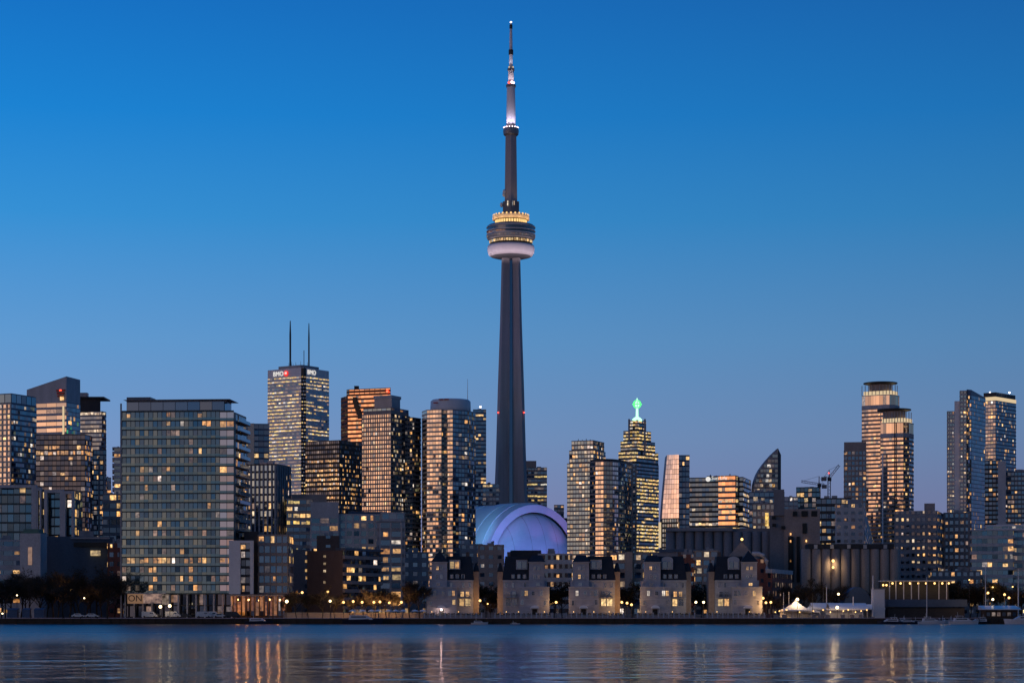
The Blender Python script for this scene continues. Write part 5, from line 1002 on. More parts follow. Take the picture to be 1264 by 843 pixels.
HS = [(527, 64, False, True, 'first stone house from the left, slate spire on its left tower and five glowing windows', {'t1', 'b4', 'r1', 'r2', 'r3', 'r4', 'g2', 'door', 'D1', 'D2'}, False),
      (614, 64, True, False, 'second stone house from the left, tower on its right and nearly unlit windows', {'b3'}, False),
      (702, 62, False, False, 'third stone house from the left, tower on its left with one lit tower window', {'t3', 'b1', 'r3', 'r4'}, False),
      (790, 62, False, False, 'fourth stone house from the left, arched dormer and a row of small lit windows', {'b1', 'b3', 'b4', 'r1', 'r2', 'r3', 't1'}, True),
      (876, 64, True, True, 'fifth stone house from the left, slate spire on its right tower with lit twin windows', {'t1', 't2', 't5', 'r3', 'r4', 'b1'}, True)]
for h_ in HS: house(*h_)

# ------------------------------------------------------------------ trees
def tree_mesh(seed, H, spread, nt_, leafy=0):
    r = random.Random(seed); tr = MB(); cr = MB(); tips = []
    def grow(p, d, L, rad, lev):
        pts = [Vector(p)]; n = 3 if lev < 2 else 2
        for i in range(n):
            d = (d + Vector((r.gauss(0, .12), r.gauss(0, .12), r.gauss(0, .05) + .04))).normalized(); pts.append(pts[-1] + d * L / n)
        rs = [rad * (1 - .38 * i / n) for i in range(n + 1)]
        (tr if lev < 1 else cr).tube(pts, rs, 'bark' if lev < 2 else 'twig', 6 if lev < 2 else 3, lev < 1)
        if lev >= 4: tips.append((pts[-1], d)); return
        k = {0: 6, 1: 4, 2: 4, 3: 3}[lev]
        for j in range(k):
            t_ = (.35 + .65 * (j + .5) / k) if lev else (.45 + .55 * (j + .3) / k)
            i = min(n - 1, int(t_ * n)); q = pts[i].lerp(pts[i + 1], t_ * n - i); a = r.uniform(0, 6.28)
            side_ = Vector((math.cos(a), math.sin(a), 0)); nd = (d * r.uniform(.45, .8) + side_ * spread * r.uniform(.6, 1.1) + Vector((0, 0, .25))).normalized()
            grow(q, nd, L * r.uniform(.52, .72), rs[i] * .55, lev + 1)
        if lev: tips.append((pts[-1], d))
    grow(Vector((0, 0, 0)), Vector((0, 0, 1)), H * .48, H * .018, 0)
    for p, d in tips:
        for j in range(nt_):
            nd = (d + Vector((r.gauss(0, .6), r.gauss(0, .6), r.gauss(.1, .45)))).normalized(); L = r.uniform(.5, 1.5) * H / 13; q = p + nd * L; w = nd.orthogonal().normalized() * .05
            cr.face([p - w, p + w, q + w * .3, q - w * .3], 'twig')
            if leafy and r.random() < leafy:
                for _ in range(3):
                    c = p + nd * L * r.random() + Vector((r.gauss(0, .25), r.gauss(0, .25), r.gauss(0, .25))); u = Vector((r.gauss(0, 1), r.gauss(0, 1), r.gauss(0, 1))).normalized(); v = u.orthogonal().normalized(); s_ = r.uniform(.12, .3)
                    cr.face([c - u * s_, c + v * s_ * .6, c + u * s_, c - v * s_ * .6], 'leaf_dark')
    return tr, cr
PROT = {}
def proto(kind, seed):
    k = (kind, seed)
    if k not in PROT:
        H, spread, n_, leafy = {'bare': (13, .75, 6, .04), 'dense': (11, .8, 4, .5)}[kind]
        tr, cr = tree_mesh(seed, H, spread, n_, leafy); r = bpy.data.objects.new(kind + '_tree', None)
        ms = []
        for nm, m in (('trunk', tr), ('crown', cr)):
            me = bpy.data.meshes.new(nm); me.from_pydata([tuple(v) for v in m.v], [], m.f); [me.materials.append(MATS[q]) for q in m.slots]; me.polygons.foreach_set('material_index', m.m); ms.append((nm, me))
        PROT[k] = (H, ms)
    return PROT[k]
def tree(kind, px, Y, h, label, group=None):
    H, ms = proto(kind, rnd.randint(1, 4)); r = empty('bare_tree' if kind == 'bare' else 'leafy_tree', (X(px, Y), Y, G - .05), label, 'tree', group); s_ = h / H; r.scale = (s_ * rnd.uniform(.9, 1.15), s_ * rnd.uniform(.9, 1.15), s_); r.rotation_euler = (0, 0, rnd.uniform(0, 6.28))
    for nm, me in ms: o = bpy.data.objects.new(nm, me); col.objects.link(o); o.parent = r
    return r
for k in range(22):
    tree('bare', -8 + 152 * (k + .5) / 22 + rnd.uniform(-3, 3), rnd.uniform(706, 750), rnd.uniform(12, 18), 'dark unlit tree in the park on the shore left of the wide condominium', 'trees in the dark shore park')
def trees(lst, group, fmt):
    for i, (px, Y, h, kind, lab) in enumerate(lst): tree(kind, px, Y, h, lab, group)
trees([(352, 715.5, 7.6, 'bare', 'bare orange lit tree beside the white panelled annex'), (366, 713.5, 9.5, 'bare', 'bare tree before the two lit window columns of the dark mid-rise'), (381, 713.5, 8.5, 'bare', 'bare tree at the left corner of the brick mid-rise'), (398, 712.5, 10.4, 'bare', 'bare tree before the blank brick end wall'),
       (413, 712.5, 8.5, 'bare', 'bare tree before the near corner of the brick mid-rise'), (432, 715.5, 7.6, 'bare', 'bare tree before the left part of the dark balcony fronts'), (449, 714.5, 8.5, 'bare', 'bare tree before the middle of the dark balcony fronts'), (463, 712.5, 10.4, 'bare', 'bare orange lit tree at the right end of the dark balcony fronts'), (477, 715.5, 10.4, 'bare', 'bare orange lit tree before the white framed balcony stack'), (490, 711.5, 8.5, 'bare', 'bare tree right of the white framed balcony stack'), (506, 713.5, 12.3, 'bare', 'tall bare tree before the plain grey mid-rise'), (518, 712.5, 13.3, 'bare', 'tall bare tree touching the left side of the first stone house')], 'trees along the lamp lit promenade', '')
trees([(600, 738, 12, 'dense', 'dark leafy tree midway between the first and second stone houses'), (611, 735, 11, 'dense', 'dark leafy tree close to the left wall of the second stone house'), (606, 724, 6, 'bare', 'small bare tree in front of the gap between the first and second stone houses'),
       (684, 738, 11, 'dense', 'dark leafy tree close to the right wall of the second stone house'), (694, 735, 12, 'dense', 'dark leafy tree close to the left wall of the third stone house'), (770, 736, 9, 'bare', 'bare orange lit tree close to the right wall of the third stone house'), (781, 737, 12, 'dense', 'dark leafy tree close to the left wall of the fourth stone house'),
       (856, 738, 11, 'dense', 'dark leafy tree close to the right wall of the fourth stone house'), (866, 740, 12, 'dense', 'dark leafy tree in the middle of the gap between the fourth and fifth stone houses'), (873, 726, 7, 'bare', 'small bare tree by the left wall of the fifth stone house')], 'trees between the stone houses', '')
trees([(948, 735, 9, 'bare', 'bare orange lit tree close to the right wall of the fifth stone house'), (958, 730, 8, 'bare', 'bare tree below the cornice of the low red brick wing'), (979, 742, 12, 'bare', 'bare tree behind the peaked white tent'), (994, 738, 11, 'bare', 'bare orange lit tree between the two white tents and the headhouse'), (1012, 742, 13, 'bare', 'bare tree before the left end of the silo row'), (1032, 744, 12, 'bare', 'bare tree below the two silo flood lamps'), (1056, 748, 10, 'dense', 'dark leafy tree before the middle of the silo row'), (1068, 748, 11, 'dense', 'dark leafy tree left of the tall white marina pylon')], 'trees by the silos', '')
for k in range(11):
    tree('bare' if k % 3 else 'dense', 1176 + 92 * (k + .5) / 11 + rnd.uniform(-3, 3), rnd.uniform(745, 775), rnd.uniform(10, 14), 'dark tree behind the marina below the white banded apartment block', 'trees behind the marina')

# ------------------------------------------------------------------ lamps along the shore
def lamp(px, py, Y, label, m='lamp_warm', w=420, c=(1, .55, .2), r=.42, group='lamps along the shore', pole=True):
    o = empty('street_lamp', (X(px, Y), Y, G), label, 'street lamp', group); z = Z(py, Y)
    b = MB(); b.tube([(X(px, Y), Y, G), (X(px, Y), Y, z - r * .8)], [.10, .07], 'pole_grey', 6); b.build('pole', o)
    b = MB(); b.ball((X(px, Y), Y, z), r * 1.1, m, 10); b.build('lamp_globe', o); b = MB(); b.lathe((X(px, Y), Y), [(.16, z - r - .12), (.2, z - r * .75)], 'pole_grey', 8); b.build('collar', o)
    if w: point((X(px, Y), Y + r + .25, z - .1), w * (1.15 if m == 'lamp_warm' else .65), c, .1, 'lamp_light', o)
    return o
row = 'in the row on the orange lit promenade'
LAMPS = [(86.5, 727, 718, 'single orange lamp burning among the dark shore trees', 'lamp_warm', 900), (3, 757, 704, 'low white lamp at the far left edge of the shore', 'lamp_white', 60), (104, 738, 712, 'small dim lamp right of the orange lamp among the dark trees', 'lamp_white', 40), (21, 734.5, 716, 'small dim lamp in the dark trees near the left edge', 'lamp_white', 20),
 (198, 748.5, 708, 'left lamp of the bright pair before the wide condominium', 'lamp_white', 500), (209.5, 747.5, 708, 'right lamp of the bright pair before the wide condominium', 'lamp_white', 500), (354, 742, 706, 'bright lamp at the right end of the orange lobby', 'lamp_white', 700), (373, 731, 716, 'higher lamp among the trees right of the orange lobby', 'lamp_warm', 600), (404.5, 730, 720, 'highest lamp before the blank brick end wall', 'lamp_warm', 500), (407.5, 741.5, 708, 'bright lower lamp before the blank brick end wall', 'lamp_white', 650)]
for i, (px, py) in enumerate(((424, 743), (436, 742), (447, 743), (461.5, 743), (469, 742.5), (480.5, 743.5), (495.5, 743))): LAMPS.append((px, py, 709, '%s lamp from the left %s' % (['first', 'second', 'third', 'fourth', 'fifth', 'sixth', 'seventh'][i], row), 'lamp_warm', 600))
LAMPS += [(471, 730.5, 724, 'raised lamp above the row on the orange lit promenade', 'lamp_warm', 600), (505, 731, 722, 'small white lamp before the plain grey mid-rise', 'lamp_white', 60), (524, 733, 722, 'small white lamp left of the first stone house', 'lamp_white', 60), (592.5, 741, 712, 'orange lamp against the right wall of the first stone house', 'lamp_warm', 520), (602, 745, 716, 'dimmer lamp in the gap right of the first stone house', 'lamp_warm', 300),
 (686.5, 743, 711, 'single orange lamp between the second and third stone houses', 'lamp_warm', 520), (767.5, 743, 710, 'left lamp of the three between the third and fourth stone houses', 'lamp_warm', 520), (774, 744, 711, 'middle lamp of the three between the third and fourth stone houses', 'lamp_warm', 500), (779.5, 746, 712, 'right lamp of the three between the third and fourth stone houses', 'lamp_warm', 400),
 (859, 743, 709, 'left lamp of the pair on posts between the fourth and fifth stone houses', 'lamp_white', 420), (868.5, 743, 709, 'right lamp of the pair on posts between the fourth and fifth stone houses', 'lamp_white', 420), (942, 738, 716, 'higher lamp right of the fifth stone house', 'lamp_warm', 500), (945.5, 743.5, 711, 'left lower lamp right of the fifth stone house', 'lamp_warm', 700), (951.5, 743, 711, 'right lower lamp right of the fifth stone house', 'lamp_warm', 800),
 (984.3, 739.5, 712.5, 'bright lamp above the peaked white tent', 'lamp_white', 900), (1035, 733, 726, 'lamp on a post behind the long white tents', 'lamp_white', 700), (1033.5, 749.5, 700, 'very bright lamp in front of the long white tents', 'lamp_white', 1100),
 (1219.5, 731.5, 712, 'orange lamp left of the marina mast', 'lamp_warm', 700), (1225.5, 724.5, 740, 'high lamp between the two marina masts', 'lamp_warm', 200), (1225.5, 739.5, 706, 'low bright lamp over the boathouse', 'lamp_white', 400), (1240, 733.5, 716, 'orange lamp in the middle between the two marina masts', 'lamp_warm', 600), (1245.5, 737.5, 712, 'orange lamp just left of the right marina mast', 'lamp_warm', 600), (1250, 724, 740, 'high lamp at the right marina mast', 'lamp_warm', 200), (1196.5, 715.5, 745, 'lone small lamp among the dark marina trees', 'lamp_warm', 60)]
for px, py, Y, lab, m, w in LAMPS:
    big = w >= 400; lamp(px, py, Y, lab, m, w, (1, .50, .16) if m == 'lamp_warm' else (1, .68, .36), .46 if px in (198, 209.5, 984.3, 1033.5, 354) else .36 if big else .24)

# ------------------------------------------------------------------ promenade furniture
for k in range(10):
    x0, x1 = 330 + k * 62.5, 330 + (k + 1) * 62.5 - .6; Y = 693
    r = empty('railing', (X((x0 + x1) / 2, Y), Y, G), '%s stretch from the left of the low dark railing along the quay' % ['first', 'second', 'third', 'fourth', 'fifth', 'sixth', 'seventh', 'eighth', 'ninth', 'tenth'][k], 'railing', 'railing stretches along the quay')
    b = MB(); xa, xb = X(x0, Y), X(x1, Y)
    for zz in (1.08, .72, .36): b.box(((xa + xb) / 2, Y, G + zz), (xb - xa, .07, .06), 'metal_grey')
    b.build('rail', r); pm = bpy.data.meshes.new('post'); q = MB(); q.box((0, 0, .55), (.09, .09, 1.1), 'metal_grey'); pm.from_pydata(q.v, [], q.f); pm.materials.append(MATS['metal_grey'])
    for j in range(10): o = bpy.data.objects.new('post', pm); col.objects.link(o); o.parent = r; o.location = (xa + (xb - xa) * (j + .5) / 10 - r.location.x, 0, 0)
for i, (x0, W, *_r) in enumerate(HS):
    Y = 706; r = empty('garden_wall', (X(x0 + 32, Y), Y, G), 'low garden wall with pale pillars before the %s stone house' % ordn[i], 'garden wall', 'garden walls before the stone houses'); b = MB(); b.box((X(x0 + 32, Y), Y, G + .45), (X(x0 + 70, Y) - X(x0 - 4, Y), .35, .9), 'concrete_brown'); b.build('wall', r)
    for k in range(12): o = MB(); xx = X(x0 - 3 + k * 6.4, Y); o.box((xx, Y, G + .8), (.42, .42, 1.6), 'stone_trim'); o.box((xx, Y, G + 1.68), (.56, .56, .14), 'stone_trim'); o.build('pillar', r)
    h_ = MB(); rr = random.Random(i)
    for _ in range(900):
        c = Vector((X(x0 + rr.uniform(-2, 66), Y), Y + 1.2 + rr.uniform(-.5, .5), G + rr.uniform(.1, 1.5))); u = Vector((rr.gauss(0, 1), rr.gauss(0, 1), rr.gauss(0, 1))).normalized(); v = u.orthogonal(); s_ = rr.uniform(.12, .25); h_.face([c - u * s_, c + v * s_ * .6, c + u * s_, c - v * s_ * .6], 'leaf_dark')
    o = h_.build('hedge', origin=(X(x0 + 32, Y), Y + 1.2, G)); props(o, 'clipped dark hedge behind the garden wall of the %s stone house' % ordn[i], 'hedge', 'hedges before the stone houses')

def car(px, Y, m, label, van=False, rz=0):
    r = empty('parked_van' if van else 'parked_car', (X(px, Y), Y, G), label, 'van' if van else 'car', 'vehicles parked before the wide condominium'); x = X(px, Y); L = 5.2 if van else 4.4; H = 2.1 if van else 1.45
    prof = [(-.5, .35), (-.5, .72 if not van else 1.9), (-.46, H), (.22, H), (.36, 1.05 if not van else 1.25), (.49, .85), (.5, .4)] if van else [(-.5, .4), (-.5, .85), (-.42, .92), (-.27, H), (.12, H), (.28, .95), (.48, .8), (.5, .4)]
    b = MB(); n = len(prof); V_ = [(x + a * L, Y - .88, G + z) for a, z in prof] + [(x + a * L, Y + .88, G + z) for a, z in prof]
    b.mesh_(V_, [tuple(range(n - 1, -1, -1)), tuple(range(n, 2 * n))] + [(k, (k + 1) % n, n + (k + 1) % n, n + k) for k in range(n)], m); b.build('body', r)
    for a in (-.32, .31):
        b = MB(); b.tube([(x + a * L, Y - .9, G + .33), (x + a * L, Y + .9, G + .33)], [.33, .33], 'rubber', 14); b.build('wheel', r)
    b = MB(); zs = H - .5 if not van else H - .8; b.box((x + (-.07 if not van else .12) * L, Y - .9, G + zs + .22), (L * (.36 if not van else .2), .03, .34), 'glass_black'); b.build('side_window', r)
    return r
car(185, 712, 'car_silver', 'silver van at the left end of the row before the wide condominium', True); car(192, 716, 'car_dark', 'dark car half hidden behind the silver van'); car(214, 711, 'car_silver', 'pale blue-grey van right of the bright lamp pair', True); car(228, 713, 'car_dark', 'dark car with a glint between the two groups of vans')
car(252, 710, 'car_silver', 'silver van left in the group under the condominium pillars', True); car(262, 713, 'car_white', 'white van in the middle of the group under the condominium pillars', True); car(272, 710.5, 'car_silver', 'silver car right in the group under the condominium pillars'); car(288, 709, 'car_dark', 'dark van before the white wall panel of the annex', True)
car(97, 708, 'car_silver', 'silver car in the dark before the shore trees, left of two'); car(114, 708, 'car_silver', 'silver car in the dark before the shore trees, right of two')

# shore shelters at the far left
for k, (px, w) in enumerate(((16, 12), (33, 9), (49, 12))):
    Y = 703; r = empty('tarp_shelter', (X(px, Y), Y, G), '%s blue tarpaulin shelter of three on the dark left shore' % ['left', 'middle', 'right'][k], 'shelter', 'blue shelters on the left shore'); W = w * Y / F
    b = MB(); b.box((X(px, Y), Y, G + 1.35), (W, 2.4, 2.5), 'tarp_blue'); b.build('cover', r); b = MB(); b.prism([Vector((X(px, Y) - W / 2 - .1, Y - 1.3)), Vector((X(px, Y) + W / 2 + .1, Y - 1.3)), Vector((X(px, Y) + W / 2 + .1, Y + 1.3)), Vector((X(px, Y) - W / 2 - .1, Y + 1.3))], G + 2.61, G + 2.8, 'tarp_blue', [G + 2.7, G + 2.7, G + 3.2, G + 3.2]); b.build('roof', r)
b = MB(); b.face([(-420, SY + .1, G + .01), (-140, SY + .1, G + .01), (-140, SY + .3, G + .01), (-420, SY + .3, G + .01)], 'quay_concrete')

# ------------------------------------------------------------------ tents
def tent(px, Y, w, d, he, hp, label, ridge=False):
    r = empty('marquee_tent', (X(px, Y), Y, G), label, 'tent', 'white event tents'); x = X(px, Y); b = MB(); n = 6; m = 'canvas_white'
    def P_(u, v):                                                     # sagging canvas between eave and peak
        a = max(abs(u), abs(v)) if not ridge else abs(v); k = (1 - a); z = G + he + (hp - he) * (k ** (1.45 if not ridge else .75)); return (x + u * w / 2, Y + v * d / 2, z)
    g = 12
    for i in range(g):
        for j in range(g):
            u0, u1, v0, v1 = -1 + 2 * i / g, -1 + 2 * (i + 1) / g, -1 + 2 * j / g, -1 + 2 * (j + 1) / g; b.face([P_(u0, v0), P_(u1, v0), P_(u1, v1), P_(u0, v1)], m)
    b.build('canopy', r)
    b = MB(); b.box((x, Y - d / 2 - .02, G + he - .22), (w, .04, .45), m); b.box((x - w / 2, Y, G + he - .22), (.04, d, .45), m); b.box((x + w / 2, Y, G + he - .22), (.04, d, .45), m); b.build('valance', r)
    b = MB(); b.box((x, Y + d / 2 - .1, G + he / 2), (w, .05, he), m); b.build('back_wall', r)
    for sx in (-1, -.33, .33, 1): b = MB(); b.tube([(x + sx * w / 2 * .98, Y - d / 2 + .1, G), (x + sx * w / 2 * .98, Y - d / 2 + .1, G + he)], [.07, .07], 'pole_white', 6); b.build('tent_pole', r)
    return r
tent(982, 716, 9.4, 9, 2.7, 5.9, 'peaked white tent under the bright lamp'); tent(1000, 719, 5.6, 8, 2.2, 4.2, 'smaller peaked white tent right of the lamp lit one')
tent(1014, 720, 7.4, 8, 3.2, 5.0, 'rounded white tent left in the long pair', True); tent(1045, 712, 12.5, 9, 3.0, 4.9, 'longest white tent behind the very bright lamp', True); tent(1066, 728, 13, 9, 3.2, 4.6, 'pale long tent roof behind the longest tent', True)
for k, (px, w_) in enumerate(((968, 1.4), (1004, 1.2), (1012, 1.6), (1022, 1.3), (1040, 1.5), (1052, 1.4), (1062, 1.3), (958, 1.6))):
    Y = 698 + (k % 3); r = empty('stall_counter', (X(px, Y), Y, G), 'small wooden counter among the tents, %s from the left' % dict(zip(sorted([968, 1004, 1012, 1022, 1040, 1052, 1062, 958]), ['first', 'second', 'third', 'fourth', 'fifth', 'sixth', 'seventh', 'eighth']))[px], 'counter', 'counters among the tents')
    b = MB(); b.box((X(px, Y), Y, G + .5), (w_, .6, 1.0), 'concrete_warm'); b.build('front_panel', r); b = MB(); b.box((X(px, Y), Y - .05, G + 1.04), (w_ + .2, .8, .07), 'stone_trim'); b.build('counter_top', r)

# marina pavilion
Y = 728; r = empty('marina_pavilion', (X(1135, Y), Y, G), 'open flat roofed pavilion with a row of ceiling lights above the marina', 'pavilion')
xa, xb = X(1090, Y), X(1178, Y); zt = Z(716.5, Y)
b = MB(); b.box(((xa + xb) / 2, Y + 4, zt), (xb - xa, 10, .35), 'concrete_pale'); b.build('roof', r)
for px in (1098, 1106, 1115.5, 1125, 1134, 1144, 1159, 1168.5): b = MB(); b.tube([(X(px, Y), Y, Z(740, Y)), (X(px, Y), Y, zt - .2)], [.16, .16], 'pole_white', 8); b.build('column', r)
for k, px in enumerate((1090.5, 1094.5, 1102, 1112, 1123.5, 1134, 1143.5, 1154, 1163.5, 1171.5)):
    b = MB(); b.ball((X(px, Y), Y + .5, zt - .85 - (.6 if px < 1096 else 0)), .34, 'lamp_warm', 8); b.build('lamp', r)
    if k % 2 == 0: point((X(px, Y), Y + .8, zt - 1.6), 130, (1, .62, .3), .3, 'lamp_light', r)
b = MB(); b.box(((xa + xb) / 2, Y + 7, (Z(740, Y) + zt) / 2), (xb - xa - 1, .4, zt - Z(740, Y) - .4), 'metal_dark'); b.build('back_wall', r)
b = MB(); b.box(((X(1094, Y) + X(1192, Y)) / 2, Y + 3, (Z(748, Y) + Z(740, Y)) / 2), (X(1192, Y) - X(1094, Y), 11, Z(740, Y) - Z(749, Y)), 'tarp_blue'); b.build('terrace', r)
b = MB(); b.box(((X(1094, Y) + X(1192, Y)) / 2, Y + 4, (G + Z(749, Y)) / 2), (X(1192, Y) - X(1094, Y) - 1, 9, Z(749, Y) - G - .02), 'metal_dark'); b.build('base', r)
Y = 722; r = empty('shed', (X(1085, Y), Y, G), 'small white-walled shed at the left end of the lit pavilion', 'shed'); b = MB(); b.box((X(1085.5, Y), Y + 3, (G + Z(727, Y)) / 2), (X(1092, Y) - X(1079, Y), 6, Z(727, Y) - G), 'white_panel'); b.build('wall', r); b = MB(); b.box((X(1085.5, Y), Y + 3, Z(726.4, Y)), (X(1093, Y) - X(1078, Y), 6.6, .3), 'concrete_grey'); b.build('roof', r)
def pole(name, px, Y, yt, r_, m, label, cat, cross=None):
    r = empty(name, (X(px, Y), Y, G), label, cat); b = MB(); b.tube([(X(px, Y), Y, G), (X(px, Y), Y, Z(yt, Y))], [r_, r_ * .7], m, 8); b.build('pole', r)
    b = MB(); b.box((X(px, Y), Y, G + .2), (r_ * 4, r_ * 4, .4), 'concrete_grey'); b.build('base', r)
    if cross:
        for yy, w in cross: b = MB(); b.box((X(px, Y) + w / 2, Y, Z(yy, Y)), (abs(w), .12, .12), m); b.build('spreader', r)
pole('flag_pole', 1077.5, 716, 710, .26, 'pole_white', 'thick white pylon left of the white-walled shed', 'pylon'); pole('flag_pole', 1020.3, 718, 724, .16, 'pole_white', 'short white pole behind the rounded tent, right of two', 'pole'); pole('flag_pole', 1016.2, 724, 712, .12, 'pole_grey', 'taller grey pole behind the rounded tent, left of two', 'pole'); pole('flag_pole', 1053.2, 710, 736, .24, 'pole_white', 'short thick white post sticking up over the longest tent', 'post')
pole('flag_pole', 967.2, 708, 731, .12, 'pole_white', 'thin white pole left of the peaked white tent', 'pole'); pole('flag_pole', 973.8, 722, 730, .12, 'pole_white', 'thin pale pole behind the peaked white tent', 'pole'); pole('flag_pole', 1003, 712, 733, .10, 'pole_grey', 'thin grey pole with lamp head right of the smaller peaked tent', 'pole')
pole('flag_pole', 1144, 706, 712, .14, 'pole_white', 'white mast rising in front of the lit pavilion', 'mast'); pole('flag_pole', 1257, 704, 702, .2, 'pole_white', 'white mast with a lit cross arm at the right edge of the marina', 'mast', [(704, 4.5)]); pole('flag_pole', 1216.5, 706, 697, .15, 'pole_white', 'tall thin white mast left of the orange marina lamps', 'mast'); pole('flag_pole', 1214, 707, 733, .1, 'pole_grey', 'short grey mast beside the tall thin white mast', 'mast')
# big dark shed by the silos
Y = 742; r = empty('boat_shed', (X(1058, Y), Y, G), 'dark blue round roofed boat shed below the silo row', 'shed'); n = 14; xa, xb = X(1041, Y), X(1077, Y); pts = [((xa + xb) / 2 - math.cos(math.pi * k / n) * (xb - xa) / 2, G + 2.5 + math.sin(math.pi * k / n) * (Z(724, Y) - G - 2.5)) for k in range(n + 1)]
b = MB(); b.mesh_([(x, Y, z) for x, z in pts] + [(x, Y + 10, z) for x, z in pts], [tuple(range(n, -1, -1))] + [(k, k + 1, n + 2 + k, n + 1 + k) for k in range(n)], 'tarp_blue'); b.build('roof', r); b = MB(); b.box(((xa + xb) / 2, Y + 5, G + 1.25), (xb - xa - .1, 9.8, 2.48), 'metal_dark'); b.build('wall', r)

# ------------------------------------------------------------------ boats
def hull_mesh(b, x, Y, L, B, H, m, dirn=1, z0=-.2):
    secs = []; n = 10
    for i in range(n + 1):
        t_ = i / n; bw = B / 2 * (1 - max(0, (t_ - .45) / .55) ** 2.2) * (.86 + .14 * min(1, t_ * 4)); sh = H * (1 + .28 * t_ ** 2); xx = x + dirn * (t_ - .5) * L
        secs.append([(xx, Y - bw, z0 + sh), (xx - dirn * .04 * L * t_, Y - bw * .72, z0), (xx - dirn * .04 * L * t_, Y + bw * .72, z0), (xx, Y + bw, z0 + sh)])
    V_ = [p for s_ in secs for p in s_]; f = []
    for i in range(n):
        for k in range(3): a = i * 4 + k; f.append((a, a + 4, a + 5, a + 1))
        f.append((i * 4, i * 4 + 3, i * 4 + 7, i * 4 + 4))
    f += [(0, 1, 2, 3)]; b.mesh_(V_, f, m)
def cruiser(px, Y, L, m, label, dirn=1, fly=True, group='boats at the marina quay'):
    x = X(px, Y); r = empty('motor_boat', (x, Y, 0), label, 'boat', group); H = L * .13
    b = MB(); hull_mesh(b, x, Y, L, L * .3, H, m, dirn); b.build('hull', r)
    b = MB(); z = H - .2; cw = L * .26; V_ = [(x - dirn * .34 * L, z), (x + dirn * .26 * L, z), (x + dirn * .08 * L, z + L * .105), (x - dirn * .32 * L, z + L * .11)]
    b.mesh_([(a, Y - cw / 2, c) for a, c in V_] + [(a, Y + cw / 2, c) for a, c in V_], [(0, 1, 2, 3), (7, 6, 5, 4), (1, 0, 4, 5), (2, 1, 5, 6), (3, 2, 6, 7), (0, 3, 7, 4)], 'boat_white'); b.build('cabin', r)
    b = MB(); b.box((x - dirn * .1 * L, Y - cw / 2 - .03, z + L * .065), (L * .36, .04, L * .035), 'glass_black'); b.build('window', r)
    if fly:
        b = MB(); b.box((x - dirn * .16 * L, Y, z + L * .17), (L * .24, cw * .9, .12), 'boat_white'); b.build('hard_top', r)
        for sx in (-.27, -.06): b = MB(); b.tube([(x + dirn * sx * L, Y - cw * .35, z + L * .1), (x + dirn * (sx + .01) * L, Y - cw * .35, z + L * .17)], [.06, .06], 'pole_white', 6); b.build('hard_top_post', r)
    b = MB(); b.tube([(x - dirn * .2 * L, Y, z + L * .11), (x - dirn * .22 * L, Y, z + L * .3)], [.05, .03], 'pole_white', 5); b.build('antenna', r)
    return r
cruiser(1098, 684, 8, 'boat_navy', 'dark hulled cruiser nearest the white tents', -1); cruiser(1122, 686.5, 7, 'boat_navy', 'low dark cruiser below the lit pavilion, left of its white mast', 1, False); cruiser(1150, 683, 8.5, 'boat_white', 'white cruiser below the lit pavilion with raised top'); cruiser(1168, 687, 6.5, 'boat_white', 'small white cruiser tucked behind the raised top cruiser', -1, False); cruiser(1190, 682, 9.5, 'boat_white', 'largest white cruiser left of the boathouse', 1); cruiser(1262, 684, 12, 'boat_white', 'white cruiser cut by the right edge', -1); cruiser(1105, 688.3, 6, 'boat_white', 'small white boat behind the dark hulled cruiser', 1, False)
Y = 694; r = empty('boathouse', (X(1234, Y), Y, G), 'low boathouse with a pale roof and brown walls at the right of the marina', 'boathouse'); b = MB(); b.box((X(1236, Y), Y + 3, G + .9), (X(1256, Y) - X(1217, Y), 6, 3.4), 'timber'); b.build('wall', r)
b = MB(); b.prism([Vector((X(1213, Y), Y - .8)), Vector((X(1260, Y), Y - .8)), Vector((X(1260, Y), Y + 7)), Vector((X(1213, Y), Y + 7))], G + 2.62, G + 3.0, 'boat_white', [G + 2.9, G + 2.9, G + 4.0, G + 4.0]); b.build('roof', r)
for k in range(6): b = MB(); b.box((X(1220 + 6.4 * k, Y), Y - .04, G + 1.2), (1.1, .1, 1.2), 'lit_dim' if k in (1, 2, 4) else 'glass_black'); b.build('window', r)
for i, (px, L, m, lab) in enumerate(((592, 5.5, 'boat_white', 'small white tender moored below the gap right of the first stone house'), (448, 13, 'boat_navy', 'long low dark barge moored below the orange lit promenade'), (320, 9, 'boat_navy', 'dark skiff moored below the orange lobby'), (636, 3.2, 'boat_white', 'tiny white dinghy below the second stone house'))):
    cruiser(px, 686.5, L, m, lab, 1, False, None)
for k, (x0, x1) in enumerate(((282, 345), (1100, 1170), (1200, 1264))):
    r = empty('floating_dock', (X((x0 + x1) / 2, 687.5), 687.5, 0), '%s low floating dock along the quay' % ['left', 'pavilion side', 'right edge'][k], 'dock'); b = MB(); b.box((X((x0 + x1) / 2, 687.5), 687.9, .35), (X(x1, 687) - X(x0, 687), 1.8, .4), 'timber'); b.build('deck', r)
    for j in range(4): b = MB(); xx = X(x0 + (x1 - x0) * (j + .5) / 4, 687.5); b.tube([(xx, 686.8, -1), (xx, 686.8, 2.2)], [.16, .16], 'timber', 8); b.build('pile', r)

